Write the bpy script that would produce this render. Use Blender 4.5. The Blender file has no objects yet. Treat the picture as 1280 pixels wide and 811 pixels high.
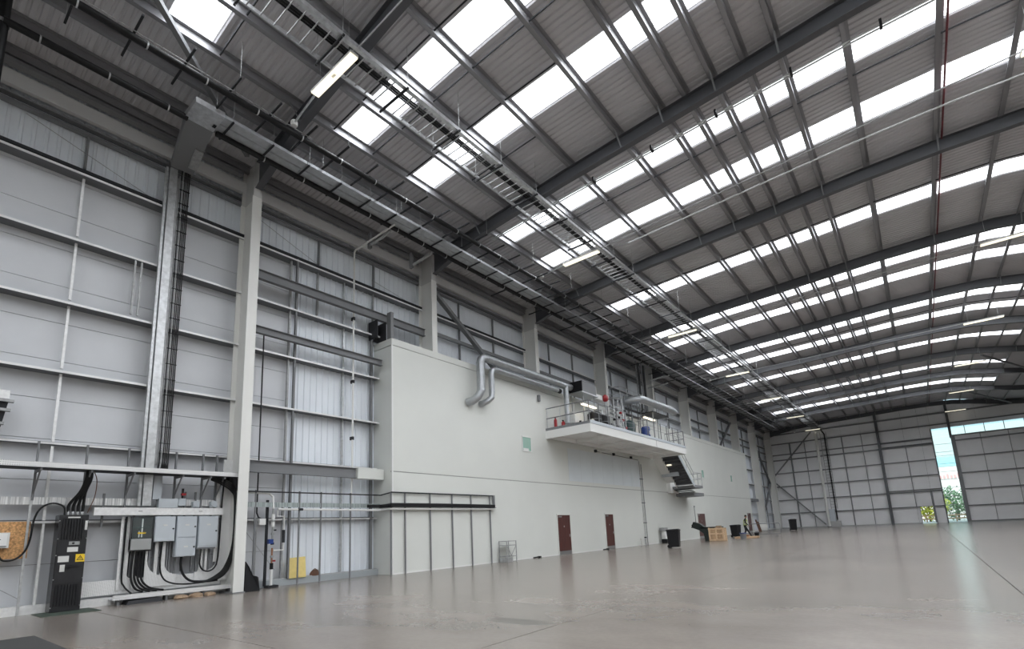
import bpy, math, random
from mathutils import Vector, Matrix
random.seed(7)
scene = bpy.context.scene
C = scene.collection

# ------------------------------------------------------------------ camera, sky, sun, exposure
EYE = 1.37
def camera():
    yaw, pitch, roll = math.radians(38.037), math.radians(10.434), math.radians(-2.6665)
    f = Vector((-math.sin(yaw) * math.cos(pitch), math.cos(yaw) * math.cos(pitch), math.sin(pitch)))
    r = Vector((math.cos(yaw), math.sin(yaw), 0))
    u = r.cross(f)
    r2 = math.cos(roll) * r + math.sin(roll) * u
    u2 = -math.sin(roll) * r + math.cos(roll) * u
    cd = bpy.data.cameras.new('camera')
    cd.sensor_width = 36.0
    cd.sensor_fit = 'HORIZONTAL'
    cd.lens = 640.87 / 1280 * 36.0
    cd.shift_y = 140.24 / 1280
    cd.clip_end = 1000
    co = bpy.data.objects.new('camera', cd)
    m = Matrix(((r2.x, u2.x, -f.x), (r2.y, u2.y, -f.y), (r2.z, u2.z, -f.z))).to_4x4()
    m.translation = Vector((0, 0, EYE))
    co.matrix_world = m
    C.objects.link(co)
    scene.camera = co
camera()

w = bpy.data.worlds.new('sky')
scene.world = w
w.use_nodes = True
wn = w.node_tree.nodes
bg = wn['Background']
bg.inputs[0].default_value = (0.62, 0.90, 1.0, 1)
bg.inputs[1].default_value = 1.25

sun_d = bpy.data.lights.new('sun', 'SUN')
sun_d.energy = 4.5
sun_d.angle = 0.02
sun_o = bpy.data.objects.new('sun', sun_d)
sun_o.rotation_euler = (math.radians(42), 0, math.radians(-25))
sun_o.location = (0, -30, 60)
C.objects.link(sun_o)

scene.view_settings.view_transform = 'Standard'
scene.view_settings.look = 'None'
scene.view_settings.gamma = 1.0
scene.view_settings.exposure = 0.0
scene.view_settings.use_curve_mapping = False
scene.cycles.use_denoising = True
scene.cycles.max_bounces = 10
scene.cycles.diffuse_bounces = 6
scene.cycles.glossy_bounces = 4
scene.cycles.transparent_max_bounces = 8
scene.cycles.caustics_reflective = False
scene.cycles.caustics_refractive = False
scene.cycles.sample_clamp_indirect = 6.0
scene.cycles.sample_clamp_direct = 2.5

ROOFLIGHT_STRENGTH = 11.2

# ------------------------------------------------------------------ materials
def mat(name, col, rough=0.6, metal=0.0, var=0.0, scale=6.0, bump=0.0, emit=0.0, spec=0.5, stretch=None, var2=None):
    m = bpy.data.materials.new(name)
    m.use_nodes = True
    nt = m.node_tree
    b = nt.nodes['Principled BSDF']
    b.inputs['Base Color'].default_value = (*col, 1)
    b.inputs['Roughness'].default_value = rough
    b.inputs['Metallic'].default_value = metal
    b.inputs['Specular IOR Level'].default_value = spec
    if emit:
        b.inputs['Emission Color'].default_value = (*col, 1)
        b.inputs['Emission Strength'].default_value = emit
    if var or bump:
        tc = nt.nodes.new('ShaderNodeTexCoord')
        mp = nt.nodes.new('ShaderNodeMapping')
        mp.inputs['Scale'].default_value = stretch or (1, 1, 1)
        nt.links.new(tc.outputs['Object'], mp.inputs[0])
        nz = nt.nodes.new('ShaderNodeTexNoise')
        nz.inputs['Scale'].default_value = scale
        nz.inputs['Detail'].default_value = 5
        nt.links.new(mp.outputs[0], nz.inputs['Vector'])
        if var:
            rp = nt.nodes.new('ShaderNodeMapRange')
            rp.inputs['From Min'].default_value = 0.3
            rp.inputs['From Max'].default_value = 0.7
            rp.inputs['To Min'].default_value = 1 - var
            rp.inputs['To Max'].default_value = 1 + var * 0.6
            nt.links.new(nz.outputs['Fac'], rp.inputs['Value'])
            mx = nt.nodes.new('ShaderNodeVectorMath')
            mx.operation = 'SCALE'
            mx.inputs[0].default_value = col
            nt.links.new(rp.outputs[0], mx.inputs['Scale'])
            nt.links.new(mx.outputs[0], b.inputs['Base Color'])
        if bump:
            bp = nt.nodes.new('ShaderNodeBump')
            bp.inputs['Strength'].default_value = bump
            bp.inputs['Distance'].default_value = 0.02
            nt.links.new(nz.outputs['Fac'], bp.inputs['Height'])
            nt.links.new(bp.outputs[0], b.inputs['Normal'])
    return m

def perforated(name, col, rough, metal, sx, sy, sz):
    """galvanised sheet with rows of small dark punched slots"""
    m = mat(name, col, rough, metal)
    nt = m.node_tree
    b = nt.nodes['Principled BSDF']
    tc = nt.nodes.new('ShaderNodeTexCoord')
    sep = nt.nodes.new('ShaderNodeSeparateXYZ')
    nt.links.new(tc.outputs['Object'], sep.inputs[0])
    prev = None
    for ax, s in (('Y', sy), ('Z', sz)):
        mu = nt.nodes.new('ShaderNodeMath'); mu.operation = 'MULTIPLY'; mu.inputs[1].default_value = s
        nt.links.new(sep.outputs[ax], mu.inputs[0])
        fr = nt.nodes.new('ShaderNodeMath'); fr.operation = 'FRACT'
        nt.links.new(mu.outputs[0], fr.inputs[0])
        gt = nt.nodes.new('ShaderNodeMath'); gt.operation = 'GREATER_THAN'; gt.inputs[1].default_value = 0.66
        nt.links.new(fr.outputs[0], gt.inputs[0])
        if prev is None:
            prev = gt
        else:
            p2 = nt.nodes.new('ShaderNodeMath'); p2.operation = 'MULTIPLY'
            nt.links.new(prev.outputs[0], p2.inputs[0]); nt.links.new(gt.outputs[0], p2.inputs[1])
            prev = p2
    mix = nt.nodes.new('ShaderNodeMix'); mix.data_type = 'RGBA'
    nt.links.new(prev.outputs[0], mix.inputs['Factor'])
    mix.inputs['A'].default_value = (*col, 1)
    mix.inputs['B'].default_value = (0.16, 0.16, 0.17, 1)
    nt.links.new(mix.outputs['Result'], b.inputs['Base Color'])
    return m

M_COL = mat('column_paint', (0.76, 0.76, 0.735), 0.45)
M_RAFT = mat('rafter_paint', (0.085, 0.088, 0.098), 0.5)
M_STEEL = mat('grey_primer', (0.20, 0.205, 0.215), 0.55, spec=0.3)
M_HEAD = mat('column_head_paint', (0.58, 0.58, 0.57), 0.5)
M_EAVE = mat('eaves_grey', (0.64, 0.645, 0.65), 0.5)
M_DARK = mat('dark_steel', (0.03, 0.031, 0.035), 0.6, spec=0.2)
M_PURL = mat('purlin_galvanised', (0.30, 0.30, 0.315), 0.45, 0.5, 0.15, 3)
M_GALV = mat('galvanised', (0.58, 0.59, 0.60), 0.36, 0.75, 0.2, 9)
M_GALVD = mat('dull_galvanised', (0.38, 0.385, 0.39), 0.5, 0.3, 0.2, 9)
M_BRIGHT = mat('bright_zinc', (0.82, 0.82, 0.82), 0.34, 0.2, 0.1, 12)
M_ROOF = mat('roof_liner', (0.56, 0.555, 0.58), 0.5, 0.0, 0.05, 0.7)
M_CLAD = mat('cladding_white', (0.79, 0.83, 0.885), 0.5, 0.0, 0.04, 1.0)
M_PANEL = mat('wall_panel', (0.62, 0.635, 0.665), 0.5, 0.0, 0.06, 0.8)
M_FARP = mat('far_wall_panel', (0.90, 0.90, 0.92), 0.5, 0.0, 0.05, 0.6)
M_OFF = mat('office_panel', (0.695, 0.71, 0.68), 0.38, 0.0, 0.03, 0.5)
M_OFFJ = mat('office_joint', (0.30, 0.30, 0.29), 0.6)
M_BLACK = mat('black_rubber', (0.008, 0.008, 0.009), 0.5, spec=0.3)
M_BLKP = mat('black_plastic', (0.012, 0.012, 0.014), 0.5, spec=0.3)
M_BLKM = mat('black_enamel', (0.022, 0.022, 0.025), 0.25, 0.0, 0.2, 4)
M_GREYP = mat('grey_enamel', (0.50, 0.54, 0.58), 0.32)
M_WHITE = mat('white_paint', (0.78, 0.78, 0.77), 0.4)
M_DOOR = mat('brown_door', (0.095, 0.032, 0.028), 0.35, 0.0, 0.25, 5, stretch=(1, 4, 0.4))
M_STAIN = mat('stainless', (0.5, 0.51, 0.52), 0.3, 0.9)
M_DUCT = mat('spiral_duct', (0.47, 0.49, 0.51), 0.33, 0.75, 0.12, 4)
M_RED = mat('red_paint', (0.33, 0.012, 0.018), 0.35)
M_BLUE = mat('blue_plastic', (0.02, 0.05, 0.22), 0.35)
M_DGREEN = mat('dark_green_paint', (0.03, 0.07, 0.07), 0.4)
M_YEL = mat('yellow_board', (0.74, 0.59, 0.22), 0.6, 0.0, 0.08, 8)
M_LABY = mat('label_yellow', (0.85, 0.58, 0.03), 0.5)
M_LABW = mat('label_white', (0.66, 0.66, 0.64), 0.5)
M_OSB = mat('strand_board', (0.60, 0.33, 0.14), 0.7, 0.0, 0.55, 26, 0.3)
M_WOOD = mat('crate_wood', (0.74, 0.54, 0.35), 0.65, 0.0, 0.25, 5, stretch=(1, 1, 6))
M_TAN = mat('brown_paper', (0.34, 0.24, 0.16), 0.85, 0.0, 0.3, 10, 0.5)
M_BAG = mat('brown_leather', (0.13, 0.06, 0.035), 0.7, 0.0, 0.3, 12)
M_GREENG = mat('green_glass', (0.34, 0.52, 0.45), 0.15)
M_COPPER = mat('copper', (0.45, 0.22, 0.13), 0.35, 0.8)
M_CONC = mat('concrete_upstand', (0.42, 0.42, 0.42), 0.8, 0.0, 0.15, 6)
M_LED = mat('led_diffuser', (1.0, 0.93, 0.72), 0.4, emit=1.25)
M_LEDW = mat('led_warm', (1.0, 0.86, 0.62), 0.4, emit=7.0)
M_MAT = mat('dark_mat', (0.045, 0.045, 0.045), 0.85)
M_GMAT = mat('dark_green_pad', (0.05, 0.07, 0.055), 0.8)
M_PERF = perforated('perforated_tray', (0.80, 0.80, 0.80), 0.35, 0.15, 1, 26, 22)
M_CHEQ = perforated('perforated_back_tray', (0.86, 0.86, 0.86), 0.32, 0.15, 1, 40, 40)
M_SKIN = mat('skin', (0.42, 0.24, 0.17), 0.55)
M_HAIR = mat('black_hair', (0.012, 0.01, 0.009), 0.6)
M_CLOTH = mat('dark_clothes', (0.012, 0.012, 0.015), 0.8)
M_VEST = mat('yellow_vest', (0.36, 0.42, 0.13), 0.7)
M_STRIPE = mat('silver_stripe', (0.7, 0.7, 0.7), 0.4)
M_LEAF = mat('tree_leaf', (0.08, 0.20, 0.07), 0.6, 0.0, 0.5, 1.2)
M_LEAFY = mat('yellow_green_leaf', (0.34, 0.36, 0.03), 0.6, 0.0, 0.4, 1.2)
M_BARK = mat('bark', (0.10, 0.07, 0.05), 0.9)
M_FENCE = mat('fence_timber', (0.62, 0.36, 0.20), 0.7, 0.0, 0.2, 4)
M_YARD = mat('yard_concrete', (0.50, 0.49, 0.47), 0.85, 0.0, 0.1, 1)
M_BLDA = mat('render_cream', (0.82, 0.74, 0.70), 0.8)
M_BLDB = mat('render_grey', (0.62, 0.66, 0.63), 0.8)
M_BLDC = mat('turquoise_panel', (0.42, 0.72, 0.76), 0.6)
M_BLDR = mat('red_lettering', (0.80, 0.42, 0.40), 0.6)

def rooflight_material():
    m = bpy.data.materials.new('rooflight_sheet')
    m.use_nodes = True
    nt = m.node_tree
    b = nt.nodes['Principled BSDF']
    b.inputs['Base Color'].default_value = (0.8, 0.82, 0.84, 1)
    b.inputs['Roughness'].default_value = 0.4
    b.inputs['Emission Color'].default_value = (0.94, 0.97, 1.0, 1)
    b.inputs['Emission Strength'].default_value = ROOFLIGHT_STRENGTH
    return m
M_RL = rooflight_material()

def glass_material():
    m = bpy.data.materials.new('clear_pane')
    m.use_nodes = True
    nt = m.node_tree
    for n in list(nt.nodes):
        nt.nodes.remove(n)
    out = nt.nodes.new('ShaderNodeOutputMaterial')
    t = nt.nodes.new('ShaderNodeBsdfTransparent')
    t.inputs[0].default_value = (0.93, 0.98, 0.98, 1)
    g = nt.nodes.new('ShaderNodeBsdfGlossy')
    g.inputs['Roughness'].default_value = 0.05
    x = nt.nodes.new('ShaderNodeMixShader')
    x.inputs[0].default_value = 0.06
    nt.links.new(t.outputs[0], x.inputs[1]); nt.links.new(g.outputs[0], x.inputs[2])
    nt.links.new(x.outputs[0], out.inputs[0])
    return m
M_GLASS = glass_material()

def floor_material():
    m = bpy.data.materials.new('polished_concrete')
    m.use_nodes = True
    nt = m.node_tree
    N, L = nt.nodes, nt.links
    b = N['Principled BSDF']
    geo = N.new('ShaderNodeNewGeometry')
    def noise(scale, st, det=5):
        mp = N.new('ShaderNodeMapping'); mp.inputs['Scale'].default_value = st
        L.new(geo.outputs['Position'], mp.inputs[0])
        n = N.new('ShaderNodeTexNoise'); n.inputs['Scale'].default_value = scale; n.inputs['Detail'].default_value = det
        L.new(mp.outputs[0], n.inputs['Vector'])
        return n.outputs['Fac']
    def rng(v, a, bb, c, d):
        r = N.new('ShaderNodeMapRange')
        r.inputs['From Min'].default_value = a; r.inputs['From Max'].default_value = bb
        r.inputs['To Min'].default_value = c; r.inputs['To Max'].default_value = d
        L.new(v, r.inputs['Value'])
        return r.outputs[0]
    def mul(a, bb):
        x = N.new('ShaderNodeMath'); x.operation = 'MULTIPLY'
        L.new(a, x.inputs[0]); L.new(bb, x.inputs[1])
        return x.outputs[0]
    big = rng(noise(0.22, (1, 1, 1)), 0.32, 0.68, 0.80, 1.12)
    mid = rng(noise(1.1, (0.6, 0.9, 1), 4), 0.3, 0.7, 0.86, 1.08)
    fine = rng(noise(14, (1, 1, 1), 4), 0.3, 0.7, 0.95, 1.04)
    smear = rng(noise(0.5, (0.4, 1.4, 1), 4), 0.56, 0.78, 1.0, 0.74)
    v = mul(mul(big, mid), mul(fine, smear))
    # one oily smear with a shape of its own
    d = N.new('ShaderNodeVectorMath'); d.operation = 'SUBTRACT'; d.inputs[1].default_value = (-5.15, 6.55, 0)
    L.new(geo.outputs['Position'], d.inputs[0])
    sc = N.new('ShaderNodeVectorMath'); sc.operation = 'MULTIPLY'; sc.inputs[1].default_value = (1.5, 3.6, 0)
    L.new(d.outputs[0], sc.inputs[0])
    ln = N.new('ShaderNodeVectorMath'); ln.operation = 'LENGTH'
    L.new(sc.outputs[0], ln.inputs[0])
    v = mul(v, rng(ln.outputs['Value'], 0.5, 1.0, 0.5, 1.0))
    s = N.new('ShaderNodeVectorMath'); s.operation = 'SCALE'
    s.inputs[0].default_value = (0.236, 0.207, 0.183)
    L.new(v, s.inputs['Scale'])
    L.new(s.outputs[0], b.inputs['Base Color'])
    b.inputs['Roughness'].default_value = 0.235
    b.inputs['Specular IOR Level'].default_value = 0.5
    return m
M_FLOOR = floor_material()
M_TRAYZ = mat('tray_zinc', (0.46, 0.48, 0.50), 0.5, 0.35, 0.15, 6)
M_CRATE = mat('crate_ply', (0.50, 0.33, 0.20), 0.65, 0.0, 0.25, 5)

# ------------------------------------------------------------------ mesh helpers
class MB:
    def __init__(s):
        s.v, s.f = [], []
    def add(s, vs, fs):
        o = len(s.v)
        s.v += [tuple(p) for p in vs]
        s.f += [tuple(i + o for i in f) for f in fs]
        return s
    def hexa(s, p):
        return s.add(p, [(0, 3, 2, 1), (4, 5, 6, 7), (0, 1, 5, 4), (1, 2, 6, 5), (2, 3, 7, 6), (3, 0, 4, 7)])
    def box(s, x0, x1, y0, y1, z0, z1):
        x0, x1 = min(x0, x1), max(x0, x1); y0, y1 = min(y0, y1), max(y0, y1); z0, z1 = min(z0, z1), max(z0, z1)
        return s.hexa([(x0, y0, z0), (x1, y0, z0), (x1, y1, z0), (x0, y1, z0), (x0, y0, z1), (x1, y0, z1), (x1, y1, z1), (x0, y1, z1)])
    def bar(s, a, b, wd, ht=None, up=(0, 0, 1)):
        """rectangular bar from a to b"""
        ht = ht or wd
        a, b = Vector(a), Vector(b)
        d = (b - a).normalized()
        u = Vector(up)
        if abs(d.dot(u)) > 0.95:
            u = Vector((0, 1, 0))
        sd = d.cross(u).normalized()
        u = sd.cross(d)
        p = []
        for q in (a, b):
            for i, j in ((-1, -1), (1, -1), (1, 1), (-1, 1)):
                p.append(q + sd * (i * wd / 2) + u * (j * ht / 2))
        return s.hexa(p)
    def tube(s, path, r, n=8, cap=True):
        path = [Vector(p) for p in path]
        rs = r if isinstance(r, (list, tuple)) else [r] * len(path)
        rings = []
        nrm = None
        for i, p in enumerate(path):
            if i == 0: d = path[1] - p
            elif i == len(path) - 1: d = p - path[i - 1]
            else: d = (path[i + 1] - p).normalized() + (p - path[i - 1]).normalized()
            d.normalize()
            if nrm is None:
                t = Vector((0, 0, 1)) if abs(d.z) < 0.9 else Vector((0, 1, 0))
                nrm = d.cross(t).normalized()
            else:
                nrm = (nrm - d * nrm.dot(d)).normalized()
            bn = d.cross(nrm)
            rings.append([p + (nrm * math.cos(2 * math.pi * k / n) + bn * math.sin(2 * math.pi * k / n)) * rs[i] for k in range(n)])
        vs = [q for rg in rings for q in rg]
        fs = []
        for i in range(len(path) - 1):
            for k in range(n):
                k2 = (k + 1) % n
                fs.append((i * n + k, i * n + k2, (i + 1) * n + k2, (i + 1) * n + k))
        if cap:
            fs.append(tuple(range(n - 1, -1, -1)))
            fs.append(tuple((len(path) - 1) * n + k for k in range(n)))
        return s.add(vs, fs)
    def prism(s, pts, axis, a0, a1):
        """extrude a closed polygon of 2D points along axis 0/1/2 (2D order: the other two axes in xyz order)"""
        def P(p, a):
            q = list(p); q.insert(axis, a); return tuple(q)
        n = len(pts)
        vs = [P(p, a0) for p in pts] + [P(p, a1) for p in pts]
        fs = [tuple(range(n - 1, -1, -1)), tuple(range(n, 2 * n))]
        for i in range(n):
            j = (i + 1) % n
            fs.append((i, j, n + j, n + i))
        return s.add(vs, fs)
    def lathe(s, cx, cy, prof, n=16):
        vs, fs = [], []
        for r, z in prof:
            for k in range(n):
                a = 2 * math.pi * k / n
                vs.append((cx + r * math.cos(a), cy + r * math.sin(a), z))
        for i in range(len(prof) - 1):
            for k in range(n):
                k2 = (k + 1) % n
                fs.append((i * n + k, i * n + k2, (i + 1) * n + k2, (i + 1) * n + k))
        fs.append(tuple(range(n - 1, -1, -1)))
        fs.append(tuple((len(prof) - 1) * n + k for k in range(n)))
        return s.add(vs, fs)
    def mesh(s, name, m, smooth=False, off=(0, 0, 0)):
        me = bpy.data.meshes.new(name)
        ox, oy, oz = off
        me.from_pydata([(x - ox, y - oy, z - oz) for x, y, z in s.v], [], s.f)
        me.validate()
        if m: me.materials.append(m)
        if smooth:
            me.polygons.foreach_set('use_smooth', [True] * len(me.polygons))
            try: me.set_sharp_from_angle(angle=math.radians(38))
            except Exception: pass
        me.update()
        return me

def origin(o):
    v = Vector((0, 0, 0))
    while o is not None:
        v += o.location
        o = o.parent
    return v

def sm(path, n=5):
    """Catmull-Rom through the path points"""
    P = [Vector(p) for p in path]
    P = [P[0] * 2 - P[1]] + P + [P[-1] * 2 - P[-2]]
    out = []
    for i in range(1, len(P) - 2):
        a, b, c, d = P[i - 1:i + 3]
        k = 1 if (c - b).length > 3 else n
        for j in range(k):
            t = j / k
            out.append(0.5 * (2 * b + (c - a) * t + (2 * a - 5 * b + 4 * c - d) * t * t + (3 * b - a - 3 * c + d) * t ** 3))
    out.append(P[-2])
    return out

def obj(name, mb, m, parent=None, smooth=False, local=False, label=None, kind=None, pivot=None):
    """link one mesh object; coordinates are world coordinates unless local"""
    off = (0, 0, 0) if local else origin(parent)
    if pivot is not None:
        off = pivot
    me = mb.mesh(name, m, smooth, off)
    o = bpy.data.objects.new(name, me)
    C.objects.link(o)
    if parent is not None: o.parent = parent
    if pivot is not None: o.location = Vector(pivot) - origin(parent)
    if label: o['label'] = label
    if kind: o['kind'] = kind
    return o

def piece(name, me, parent, loc=(0, 0, 0), scale=(1, 1, 1)):
    o = bpy.data.objects.new(name, me)
    o.location = loc
    o.scale = scale
    C.objects.link(o)
    o.parent = parent
    return o

def thing(name, label, cat, loc=(0, 0, 0), rz=0.0, group=None):
    o = bpy.data.objects.new(name, None)
    o.empty_display_size = 0.2
    o.location = loc
    o.rotation_euler = (0, 0, rz)
    C.objects.link(o)
    o['label'] = label; o['category'] = cat
    if group: o['group'] = group
    return o

def structure(name):
    o = bpy.data.objects.new(name, None)
    o.empty_display_size = 0.2
    C.objects.link(o)
    o['kind'] = 'structure'
    return o

def arc(c, r, a0, a1, n, f):
    return [f(c[0] + r * math.cos(math.radians(a0 + (a1 - a0) * i / n)), c[1] + r * math.sin(math.radians(a0 + (a1 - a0) * i / n))) for i in range(n + 1)]

# ------------------------------------------------------------------ hall dimensions
XW = -16.70          # inner face of the left wall cladding
XG = -16.45          # front of the wall rails
XF = -15.55          # face of the office block and of the columns
YB, YE = -14.0, 80.0 # back and far wall
XR = 19.0            # right wall
FRAMES = [-9.0, -1.0, 6.94, 14.75, 22.5, 30.6, 38.55, 46.5, 54.6, 62.6, 70.8, 79.3]
PX = [-15.6, -14, -12.5, -8.5, -5, 0, 2.5, 4.5, 6, 7, 9, 11, 14, 19]
PZ = [12.75, 13.15, 13.42, 13.67, 13.77, 13.95, 13.95, 13.87, 13.62, 13.42, 13.0, 12.7, 12.3, 11.7]
def lerp(x, X, Z):
    if x <= X[0]: return Z[0]
    for i in range(1, len(X)):
        if x <= X[i]:
            return Z[i - 1] + (Z[i] - Z[i - 1]) * (x - X[i - 1]) / (X[i] - X[i - 1])
    return Z[-1]
def z_low(x): return lerp(x, PX, PZ)                     # rafter underside, haunch included
def z_line(x): return 13.42 + (x + 12.5) * 0.05 if x < -12.5 else z_low(x)
def z_sheet(x): return z_line(x) + 0.70

# ------------------------------------------------------------------ floor
floor = structure('floor')
base = MB().box(-17.2, XR, YB, YE + 0.3, -0.12, -0.012)
obj('floor_base', base, M_MAT, floor)
xs = [-17.2, -15.3, -9.85, -4.42, 1.05, 6.5, 12.0, XR]
ys = [YB, -8.4, 3.6, 15.6, 27.6, 39.6, 51.6, 63.6, 75.6, YE + 0.3]
g = 0.008
for i in range(len(xs) - 1):
    for j in range(len(ys) - 1):
        gy = g if j in (1, 2) else 0.004
        s = MB().box(xs[i] + g, xs[i + 1] - g, ys[j] + gy, ys[j + 1] - gy, -0.05, 0.0)
        obj('slab', s, M_FLOOR, floor)

# ------------------------------------------------------------------ roof: sheets, rooflights, purlins, rafters
ceiling = structure('ceiling')
LIGHTS = [(-11, -10), (-6.5, -5.5), (-3.2, -2.2), (3.3, 4.28), (8.08, 9.05), (11.0, 11.98), (16.0, 16.9), (18.93, 19.95), (26.0, 27.0), (32.3, 33.35), (34.8, 35.85),  # third strip added unseen behind the camera for more light
          (40.8, 41.8), (43.8, 44.95), (50.9, 51.85), (60.15, 61.15), (67.9, 69.3)]
def ribbed(y0, y1, xlist, nrib=5, h=0.035):
    wd = (y1 - y0) / nrib
    prof = []
    for k in range(nrib):
        a = y0 + k * wd
        prof += [(a, h), (a + wd * 0.22, h), (a + wd * 0.36, 0), (a + wd * 0.86, 0)]
    prof.append((y1, h))
    vs = [(x, y, z_sheet(x) + dz) for x in xlist for y, dz in prof]
    n = len(prof)
    fs = [(i * n + k, (i + 1) * n + k, (i + 1) * n + k + 1, i * n + k + 1) for i in range(len(xlist) - 1) for k in range(n - 1)]
    return MB().add(vs, fs)
XS_ALL = [-16.95, -12.7, -8.5, -5, 0, 2.5, 4.5, 6, 7.5, 9, 11, 14, XR + 0.2]
XS_L = [-16.95, -12.7]
XS_M = [-12.7, -8.5, -5, 0, 2.5, 4.5, 6, 7.5]
XS_R = [7.5, 9, 11, 14, XR + 0.2]
y = YB - 0.2
for a, b in LIGHTS + [(YE + 0.3, None)]:
    n = max(1, round(a - y))
    for k in range(n):
        y0, y1 = y + (a - y) * k / n, y + (a - y) * (k + 1) / n
        obj('roof_sheet', ribbed(y0, y1, XS_ALL), M_ROOF, ceiling)
    if b is None: break
    obj('roof_sheet', ribbed(a, b, XS_L), M_ROOF, ceiling)
    near = a < 34
    obj('rooflight', ribbed(a, b, XS_M + [9, 11, 14, 15.5] if near else XS_M), M_RL, ceiling)  # near strips carried on to the right, out of view, for more light
    obj('roof_sheet', ribbed(a, b, [15.5, XR + 0.2] if near else XS_R), M_ROOF, ceiling)
    y = b

PURLINS = [-16.2, -15.1, -13.95, -12.62, -11.12, -9.68, -8.08, -6.10, -4.62, -3.82, -2.98, -2.10, -1.25, 0.26, 2.33, 4.05, 5.3, 6.5, 7.5, 9.0, 10.6, 12.4, 14.4, 16.6]
zp = MB()
zp.box(-0.008, 0.008, 0, 1, -0.215, 0)
zp.box(-0.115, 0.008, 0, 1, -0.235, -0.215)
zp.box(-0.008, 0.1, 0, 1, -0.014, 0.0)
zp.box(-0.115, -0.1, 0, 1, -0.235, -0.19)
ME_PURL = zp.mesh('purlin', M_PURL)
bays = [YB] + FRAMES + [YE]
for x in PURLINS:
    for i in range(len(bays) - 1):
        if bays[i + 1] - bays[i] < 0.9: continue
        piece('purlin', ME_PURL, ceiling, (x, bays[i] + 0.01, z_sheet(x) + 0.0), (1, bays[i + 1] - bays[i] - 0.02, 1))

def rafter(yc, skew=0.0):
    m = MB()
    xs_ = [-15.5, -14.7, -14, -13.2, -12.5, -10.5, -8.5, -6.5, -5, -2.5, 0, 2.5, 4.5, 6, 7, 8, 9, 11, 14, XR - 0.1]
    def strip(dy0, dy1, lo, hi):
        vs = []
        for x in xs_:
            a, b = lo(x), hi(x)
            q = yc + skew * min(x + 15.5, 18.0)
            vs += [(x, q + dy0, a), (x, q + dy1, a), (x, q + dy1, b), (x, q + dy0, b)]
        fs = []
        for i in range(len(xs_) - 1):
            o = i * 4
            for k in range(4):
                fs.append((o + k, o + (k + 1) % 4, o + 4 + (k + 1) % 4, o + 4 + k))
        fs += [(3, 2, 1, 0), tuple(len(xs_) * 4 - 4 + k for k in range(4))]
        m.add(vs, fs)
    top = lambda x: z_line(x) + 0.475
    strip(-0.11, 0.11, z_low, lambda x: z_low(x) + 0.02)
    strip(-0.007, 0.007, lambda x: z_low(x) + 0.02, lambda x: top(x) - 0.02)
    strip(-0.11, 0.11, lambda x: top(x) - 0.02, top)
    obj('rafter', m, M_RAFT, ceiling)
    for x in (-12.62, -9.68, -6.10, -4.62, -2.98, -1.25, 2.33, 5.3, 7.5):
        st = MB()
        q = yc + skew * min(x + 15.5, 18.0)
        for sgn in (-1, 1):
            st.bar((x, q + sgn * 0.42, z_sheet(x) - 0.2), (x, q + sgn * 0.04, z_low(x) + 0.05), 0.05, 0.012)
        obj('rafter_stay', st, M_STEEL, ceiling)
for yc in FRAMES:
    rafter(yc, -0.042 if yc == 6.94 else -0.028 if yc == 14.75 else 0.0)

def sag_row(yy, i0, i1):
    for i in range(i0, i1):
        a, b = PURLINS[i], PURLINS[i + 1]
        m = MB().tube([(a, yy, z_sheet(a) - 0.16), (b, yy, z_sheet(b) - 0.16)], 0.024, 6)
        obj('sag_rod', m, M_DARK, ceiling)
for yy in (4.5, 7.85, 9.3):
    sag_row(yy, 3, 8)
sag_row(10.75, 3, 7)
sag_row(12.55, 4, 6)
sag_row(17.25, 5, 18)
sag_row(25.45, 3, 18)
sag_row(31.6, 4, 12)
sag_row(42.6, 6, 18)
sag_row(50.2, 6, 18)
br = MB().bar((-15.2, 6.4, 13.55), (-9.0, -0.15, 13.62), 0.13, 0.13)
obj('roof_brace', br, M_STEEL, ceiling)
for i, sx in ((8, 1), (10, 1)):
    br = MB().bar((5.5, FRAMES[i] + .2, 13.6), (9.5, FRAMES[i + 1] - .2, 13.0), 0.12, 0.12)
    obj('roof_brace', br, M_STEEL, ceiling)
# eaves beam along the top of the left wall
eb = MB()
eb.box(-16.5, -16.36, YB, YE, 13.02, 13.42)
obj('eaves_beam', eb, M_EAVE, ceiling)
for z in (12.62, 12.82):
    obj('eaves_rail', MB().box(-16.62, -16.42, YB, YE, z, z + 0.05), M_STEEL, ceiling)
for i in range(1, len(FRAMES) - 1):
    e2 = MB().box(-16.3, -16.05, FRAMES[i] + 0.2, FRAMES[i + 1] - 0.25, 13.44, 13.54)
    obj('eaves_tie', e2, M_STEEL, ceiling)

# ------------------------------------------------------------------ left wall
wall_left = structure('wall_left')
rows = [0.1 + 1.01 * k for k in range(12)] + [11.42]
for ya, yb in ((YB, -0.99), (-0.98, 6.93), (6.94, 8.72)):
    for k in range(len(rows) - 1):
        if rows[k + 1] - rows[k] < 0.05: continue
        m = MB().box(XW - 0.1, XW, ya, yb, rows[k] + 0.006, rows[k + 1] - 0.006)
        obj('panel', m, M_PANEL, wall_left)
def vsheet(y0, y1, z0, z1, nrib, h, m, x=XW):
    wd = (y1 - y0) / nrib
    prof = []
    for k in range(nrib):
        a = y0 + k * wd
        prof += [(a, 0), (a + wd * 0.62, 0), (a + wd * 0.70, h), (a + wd * 0.92, h)]
    prof.append((y1, 0))
    n = len(prof)
    vs = [(x + dx, yy, z0) for yy, dx in prof] + [(x + dx, yy, z1) for yy, dx in prof]
    fs = [(k, k + 1, n + k + 1, n + k) for k in range(n - 1)]
    return obj('cladding_sheet', MB().add(vs, fs), m, wall_left)
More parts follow.
